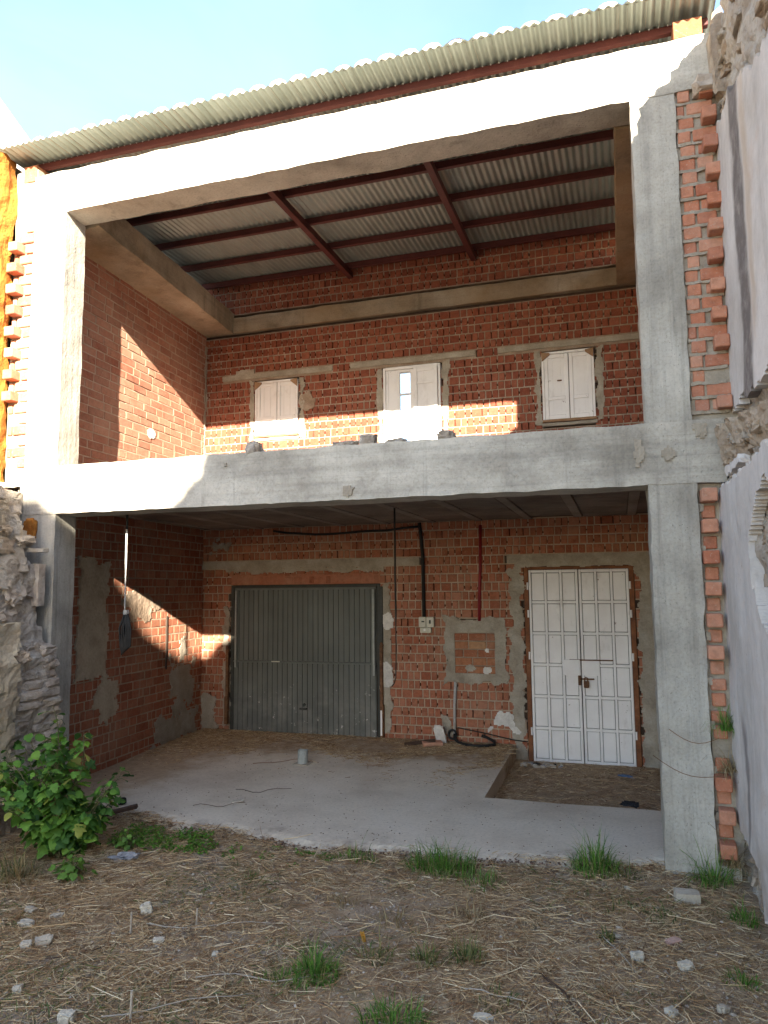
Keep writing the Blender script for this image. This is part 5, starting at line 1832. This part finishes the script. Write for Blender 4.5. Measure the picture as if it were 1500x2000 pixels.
# ------------------------------------------------------------------ vegetation
def tuft(x, y, rad, h, nb, mat, label, z=None, lean=0.6, wdt=0.0055, seed=1, cat='grass tuft', group='grass tufts', name='grass_tuft', ry=None):
    rs = random.Random(seed)
    mb = MB()
    z0 = gz(x, y) if z is None else z
    for k in range(int(nb * 0.8)):
        a = rs.uniform(0, 6.283)
        rr = rad * 1.15 * rs.random() ** 0.75
        bx, by = rr * math.cos(a), rr * math.sin(a) * ((ry or rad) / rad)
        L = h * rs.uniform(0.35, 1.3) * (1.0 - 0.45 * rr / rad)
        if rs.random() < 0.03:
            L *= 1.9
        d = rs.gauss(a, 1.0)
        le = lean * rs.uniform(0.1, 2.1)
        o = len(mb.v)
        px, py, pz = bx, by, 0
        el = math.pi / 2 - le * 0.35
        wx, wy = -math.sin(d), math.cos(d)
        seg = 4
        for s_ in range(seg + 1):
            t = s_ / seg
            ww = wdt * (1 - t ** 1.5) * 0.5 + 0.0004
            mb.v.append((px + wx * ww, py + wy * ww, pz))
            mb.v.append((px - wx * ww, py - wy * ww, pz))
            px += math.cos(el) * math.cos(d) * L / seg
            py += math.cos(el) * math.sin(d) * L / seg
            pz += math.sin(el) * L / seg
            el -= le * 0.55
        for s_ in range(seg):
            mb.f.append((o + 2 * s_, o + 2 * s_ + 1, o + 2 * s_ + 3, o + 2 * s_ + 2))
    ob = mb.build(name, M[mat], smooth=True)
    ob.location = (x, y, z0 - 0.008)
    return tag(ob, label, cat, group)


tuft(3.34, -0.30, 0.20, 0.24, 520, 'grass', 'large dark green grass tuft in front of the slab at the middle', seed=1, ry=0.12)
tuft(3.60, -0.45, 0.13, 0.12, 170, 'grass', 'low green grass trailing right of the large middle tuft', seed=2)
tuft(4.25, -0.05, 0.13, 0.27, 330, 'grass', 'tall green grass tuft before the slab left of the right column', seed=3)
tuft(4.42, -0.10, 0.10, 0.14, 90, 'grass_mix', 'thin half dry grass right of the tall tuft', seed=4)
tuft(4.93, -0.08, 0.10, 0.30, 170, 'grass', 'green grass tuft at the foot of the right column', seed=5, lean=0.8)
tuft(3.06, -1.72, 0.10, 0.17, 330, 'grass', 'dark green grass tuft in the straw at the lower middle', seed=6, lean=0.8)
tuft(2.93, -1.80, 0.09, 0.08, 120, 'grass', 'short grass just left of the lower middle tuft', seed=7)
tuft(3.52, -2.0, 0.13, 0.16, 300, 'grass', 'green grass tuft at the bottom edge of the picture', seed=8, lean=0.8)
tuft(3.27, -1.50, 0.09, 0.10, 120, 'grass_mix', 'yellowish small tuft left of the two small tufts', seed=9)
tuft(3.51, -1.44, 0.07, 0.12, 110, 'grass_mix', 'left of the two small yellow green tufts at the lower middle', seed=10)
tuft(3.70, -1.38, 0.08, 0.14, 140, 'grass_mix', 'right of the two small yellow green tufts at the lower middle', seed=11)
tuft(5.03, -0.58, 0.06, 0.16, 110, 'grass', 'grass tuft growing at the foot of the plaster wall', seed=12)
tuft(4.92, -1.24, 0.07, 0.10, 130, 'grass', 'small green tuft near the lower right corner', seed=13)
tuft(2.75, -0.28, 0.13, 0.11, 150, 'grass', 'low grass at the slab edge left of the large middle tuft', seed=14, ry=0.07)
tuft(4.60, -0.62, 0.10, 0.09, 80, 'grass_mix', 'right one of two faint tufts before the cream block', seed=15)
tuft(4.40, -0.58, 0.10, 0.08, 70, 'grass_mix', 'left one of two faint tufts before the cream block', seed=16)
tuft(0.86, -1.20, 0.13, 0.20, 200, 'grass_dry', 'brown dry tuft at the left foot of the shrub', seed=17, lean=0.9)
tuft(0.80, -1.12, 0.12, 0.26, 110, 'grass_mix', 'yellow green grass at the left edge below the shrub', seed=18, lean=0.8)
tuft(2.23, -0.76, 0.05, 0.07, 60, 'grass_mix', 'tiny blue green tuft by the grey bare patch', seed=19)
tuft(3.92, -1.70, 0.12, 0.07, 90, 'grass_mix', 'faint low tuft near the thick pale stalk', seed=20)
tuft(4.33, -0.99, 0.045, 0.08, 70, 'grass_mix', 'tiny tuft just below the two white chips', seed=21)
tuft(3.63, -0.90, 0.07, 0.17, 60, 'grass_dry', 'straw coloured dry tuft below the large middle tuft', seed=22, lean=0.9)
tuft(2.90, -0.92, 0.08, 0.13, 60, 'grass_dry', 'straw coloured dry tuft beside the grey bare patch', seed=23, lean=0.9)
tuft(3.25, -1.08, 0.09, 0.14, 60, 'grass_dry', 'straw coloured dry tuft at the centre of the yard', seed=24, lean=0.9)
# weeds on the brick strip
tuft(5.05, -0.02, 0.03, 0.26, 130, 'grass', 'green grass sprouting from the brick strip at knee height', z=0.86, seed=27, lean=0.9, wdt=0.004)
tuft(5.05, -0.04, 0.035, 0.24, 90, 'grass_dry', 'dry brown grass hanging on the brick strip above the ground', z=0.62, seed=28, lean=1.3, wdt=0.004)
tuft(5.04, -0.06, 0.04, 0.20, 110, 'grass_dry', 'dry grass at the foot of the toothed brick strip', z=0.08, seed=29, lean=1.0)
# thin stalks across the column
for (x0, z0, x1, z1, lb) in ((5.0, 0.60, 4.62, 0.70, 'dry stalk across the right column, the lower one'), (5.0, 0.82, 4.72, 0.86, 'dry stalk across the right column, the upper one')):
    pts = [(x0 + (x1 - x0) * t, -0.10 - 0.03 * math.sin(t * 3), z0 + (z1 - z0) * t - 0.05 * math.sin(t * 3.14)) for t in np.linspace(0, 1, 8)]
    tag(MB().tube(pts, 0.0022, 5).build('dry_stalk', M['straw']), lb, 'stalk', 'dry stalks on the column')


def leaf_mesh(kind, mat):
    # lobed leaf in the xy plane, stalk at the origin, tip along +y
    if kind == 0:
        out = [(0, 0), (0.26, 0.02), (0.42, 0.22), (0.34, 0.36), (0.52, 0.52), (0.36, 0.60), (0.24, 0.62), (0.20, 0.82), (0, 1.02)]
    elif kind == 1:
        out = [(0, 0), (0.30, 0.06), (0.46, 0.30), (0.42, 0.52), (0.28, 0.74), (0.12, 0.92), (0, 1.0)]
    else:
        out = [(0, 0), (0.22, -0.04), (0.44, 0.10), (0.36, 0.30), (0.58, 0.48), (0.30, 0.52), (0.26, 0.78), (0, 1.0)]
    v, f = [], []
    mid = []
    for (x, y) in out:
        z = -0.12 * (y - 0.4) ** 2
        mid.append(len(v))
        v.append((0, y, z + 0.02))
    rp_ = []
    lp_ = []
    for (x, y) in out:
        rp_.append(len(v))
        v.append((x, y, 0.10 * x - 0.18 * y * y))
        lp_.append(len(v))
        v.append((-x * 0.95, y + 0.02, 0.10 * x - 0.18 * y * y))
    for i in range(len(out) - 1):
        f.append((mid[i], rp_[i], rp_[i + 1], mid[i + 1]))
        f.append((mid[i + 1], lp_[i + 1], lp_[i], mid[i]))
    m_ = MB()
    m_.v, m_.f = v, f
    return m_


LM = [leaf_mesh(k, None).mesh('leaf', M['leaf'], True) for k in range(3)]


def shrub(name, label, base, branches, rs, mat, lsize, per, limit=297):
    root = thing(name, label, 'shrub', base)
    stems = MB()
    rest = MB()
    count = 0
    leaves = []
    for (ex, ey, ez, r0, nleaf) in branches:
        pts = []
        bx, by = rs.uniform(-.07, .07), rs.uniform(-.07, .07)
        for k in range(9):
            t = k / 8
            x = bx + (ex - bx) * t ** 1.15 + 0.03 * vn((t * 3, ex * 7, ey * 7))
            y = by + (ey - by) * t ** 1.15 + 0.03 * vn((t * 3, ex * 7, ez * 7 + 4))
            z = ez * (t ** 0.85)
            pts.append(Vector((x, y, z)))
        stems.tube(pts, [r0 * (1 - 0.8 * k / 8) for k in range(9)], 5)
        for k in range(nleaf):
            t = 0.12 + 0.88 * (k + rs.random()) / nleaf
            q = min(7, int(t * 8))
            p = pts[q].lerp(pts[q + 1], t * 8 - q)
            a = rs.uniform(0, 6.283)
            s_ = lsize * rs.uniform(0.55, 1.2) * (1.15 - 0.45 * t)
            el = rs.uniform(-0.5, 0.5)
            off = 0.05 * (1.1 - 0.6 * t)
            pp = p + Vector((math.cos(a), math.sin(a), 0.35)) * off
            stems.tube([p, pp], 0.002, 4, False)
            # leaf +y axis points outwards and droops, face turned to the sky
            leaves.append((pp, (el - 0.45, rs.uniform(-.7, .7), a - math.pi / 2), s_))
    rs.shuffle(leaves)
    camL = CAM - Vector(base)
    leaves.sort(key=lambda l: (l[0] - camL).length)
    for (pp, rot, s_) in leaves:
        me = rs.choice(LM)
        if count < limit:
            o = inst('leaf', me, root, pp, rot, (s_, s_, s_))
            count += 1
        else:
            mt = Matrix.LocRotScale(pp, Matrix.Rotation(rot[2], 3, 'Z') @ Matrix.Rotation(rot[1], 3, 'Y') @ Matrix.Rotation(rot[0], 3, 'X'), Vector((s_, s_, s_)))
            oo = len(rest.v)
            rest.v += [tuple(mt @ v.co) for v in me.vertices]
            rest.f += [tuple(oo + i for i in p.vertices) for p in me.polygons]
    stems.build('stems', M['stem'], root, smooth=True)
    if rest.f:
        rest.build('foliage', M[mat], root, smooth=True, kind='stuff')
    return root


rs = random.Random(5)
br = []
bxs, bys = 0.82, -0.72
for k in range(44):
    tx, ty = rs.uniform(0.05, 1.08), rs.uniform(-1.08, -0.25)
    # crown height limited by the outline in the photograph
    hmax = 0.42 if tx > 0.98 else (0.66 if tx > 0.85 else (0.88 if tx > 0.40 else 0.70))
    br.append((tx - bxs, ty - bys, rs.uniform(0.25, hmax), 0.008, rs.randint(24, 36)))
br += [(0.68 - bxs, -0.72 - bys, 0.98, 0.009, 18), (0.60 - bxs, -0.60 - bys, 0.90, 0.009, 16), (0.92 - bxs, -0.68 - bys, 0.80, 0.009, 18),
       (1.24 - bxs, -0.70 - bys, 0.60, 0.007, 14), (1.12 - bxs, -0.66 - bys, 0.50, 0.007, 12), (0.50 - bxs, -0.75 - bys, 0.80, 0.008, 16), (0.72 - bxs, -0.85 - bys, 0.84, 0.008, 16)]
shrub('leafy_shrub', 'bushy green shrub with lobed leaves against the rubble wall at lower left', (bxs, bys, gz(bxs, bys)), br, rs, 'leaf', 0.094, 1)
rs = random.Random(9)
br = [(rs.uniform(-.10, .10), rs.uniform(-.08, .08), rs.uniform(0.06, 0.20), 0.004, 10) for _ in range(6)]
LM = [leaf_mesh(k, None).mesh('leaf', M['herb'], True) for k in range(3)]
shrub('small_herb', 'small bright green herb sprouting in front of the dark shrub', (1.12, -1.02, gz(1.12, -1.02)), br, rs, 'herb', 0.06, 1)
br = [(rs.uniform(-.10, .10), rs.uniform(-.08, .08), rs.uniform(0.05, 0.15), 0.004, 8) for _ in range(5)]
shrub('small_herb', 'small bright green herb right of the shrub above the grey scrap', (1.12, -0.45, gz(1.12, -0.45)), br, rs, 'herb', 0.05, 1)

strips('green_sprouts', 5200, (0.9, 5.05, -2.6, 0.0), M['grass_mix'], 0.02, 0.07, 0.004, gtop, 0.012, lambda x, y: max(0, min(1, 2.2 * vn((x * 1.7, y * 1.7, 12.5)) + (0.25 if y < -1.4 else -0.05))), tilt=0.7)
# low ground cover of weeds beside the slab edge
wv = MB()
rs = random.Random(21)
for k in range(3600):
    zone = rs.random()
    if zone < 0.72:
        x, y = rs.uniform(0.95, 1.75), rs.uniform(-0.48, -0.12)
        if vn((x * 5, y * 5, 2)) < -0.25:
            continue
        hh = 0.075 * (1 - 0.55 * (x - 0.95) / 0.8)
    else:
        x, y = rs.uniform(1.75, 2.6), rs.uniform(-0.52, -0.24)
        if vn((x * 6, y * 6, 2)) < 0.10:
            continue
        hh = 0.025
    z = gz(x, y) + rs.uniform(0.0, 1.0) * hh
    s_ = rs.uniform(0.010, 0.022)
    a = rs.uniform(0, 6.28)
    rot = Matrix.Rotation(a, 3, 'Z') @ Matrix.Rotation(rs.uniform(-0.7, 0.7), 3, 'X')
    o = len(wv.v)
    for (px, py) in ((0, -0.2), (0.5, 0.35), (0, 1), (-0.5, 0.35)):
        p = rot @ Vector((px * s_, py * s_, 0))
        wv.v.append((x + p.x, y + p.y, z + p.z))
    wv.f.append((o, o + 1, o + 2, o + 3))
wv.build('low_weeds', M['weed'], kind='stuff')
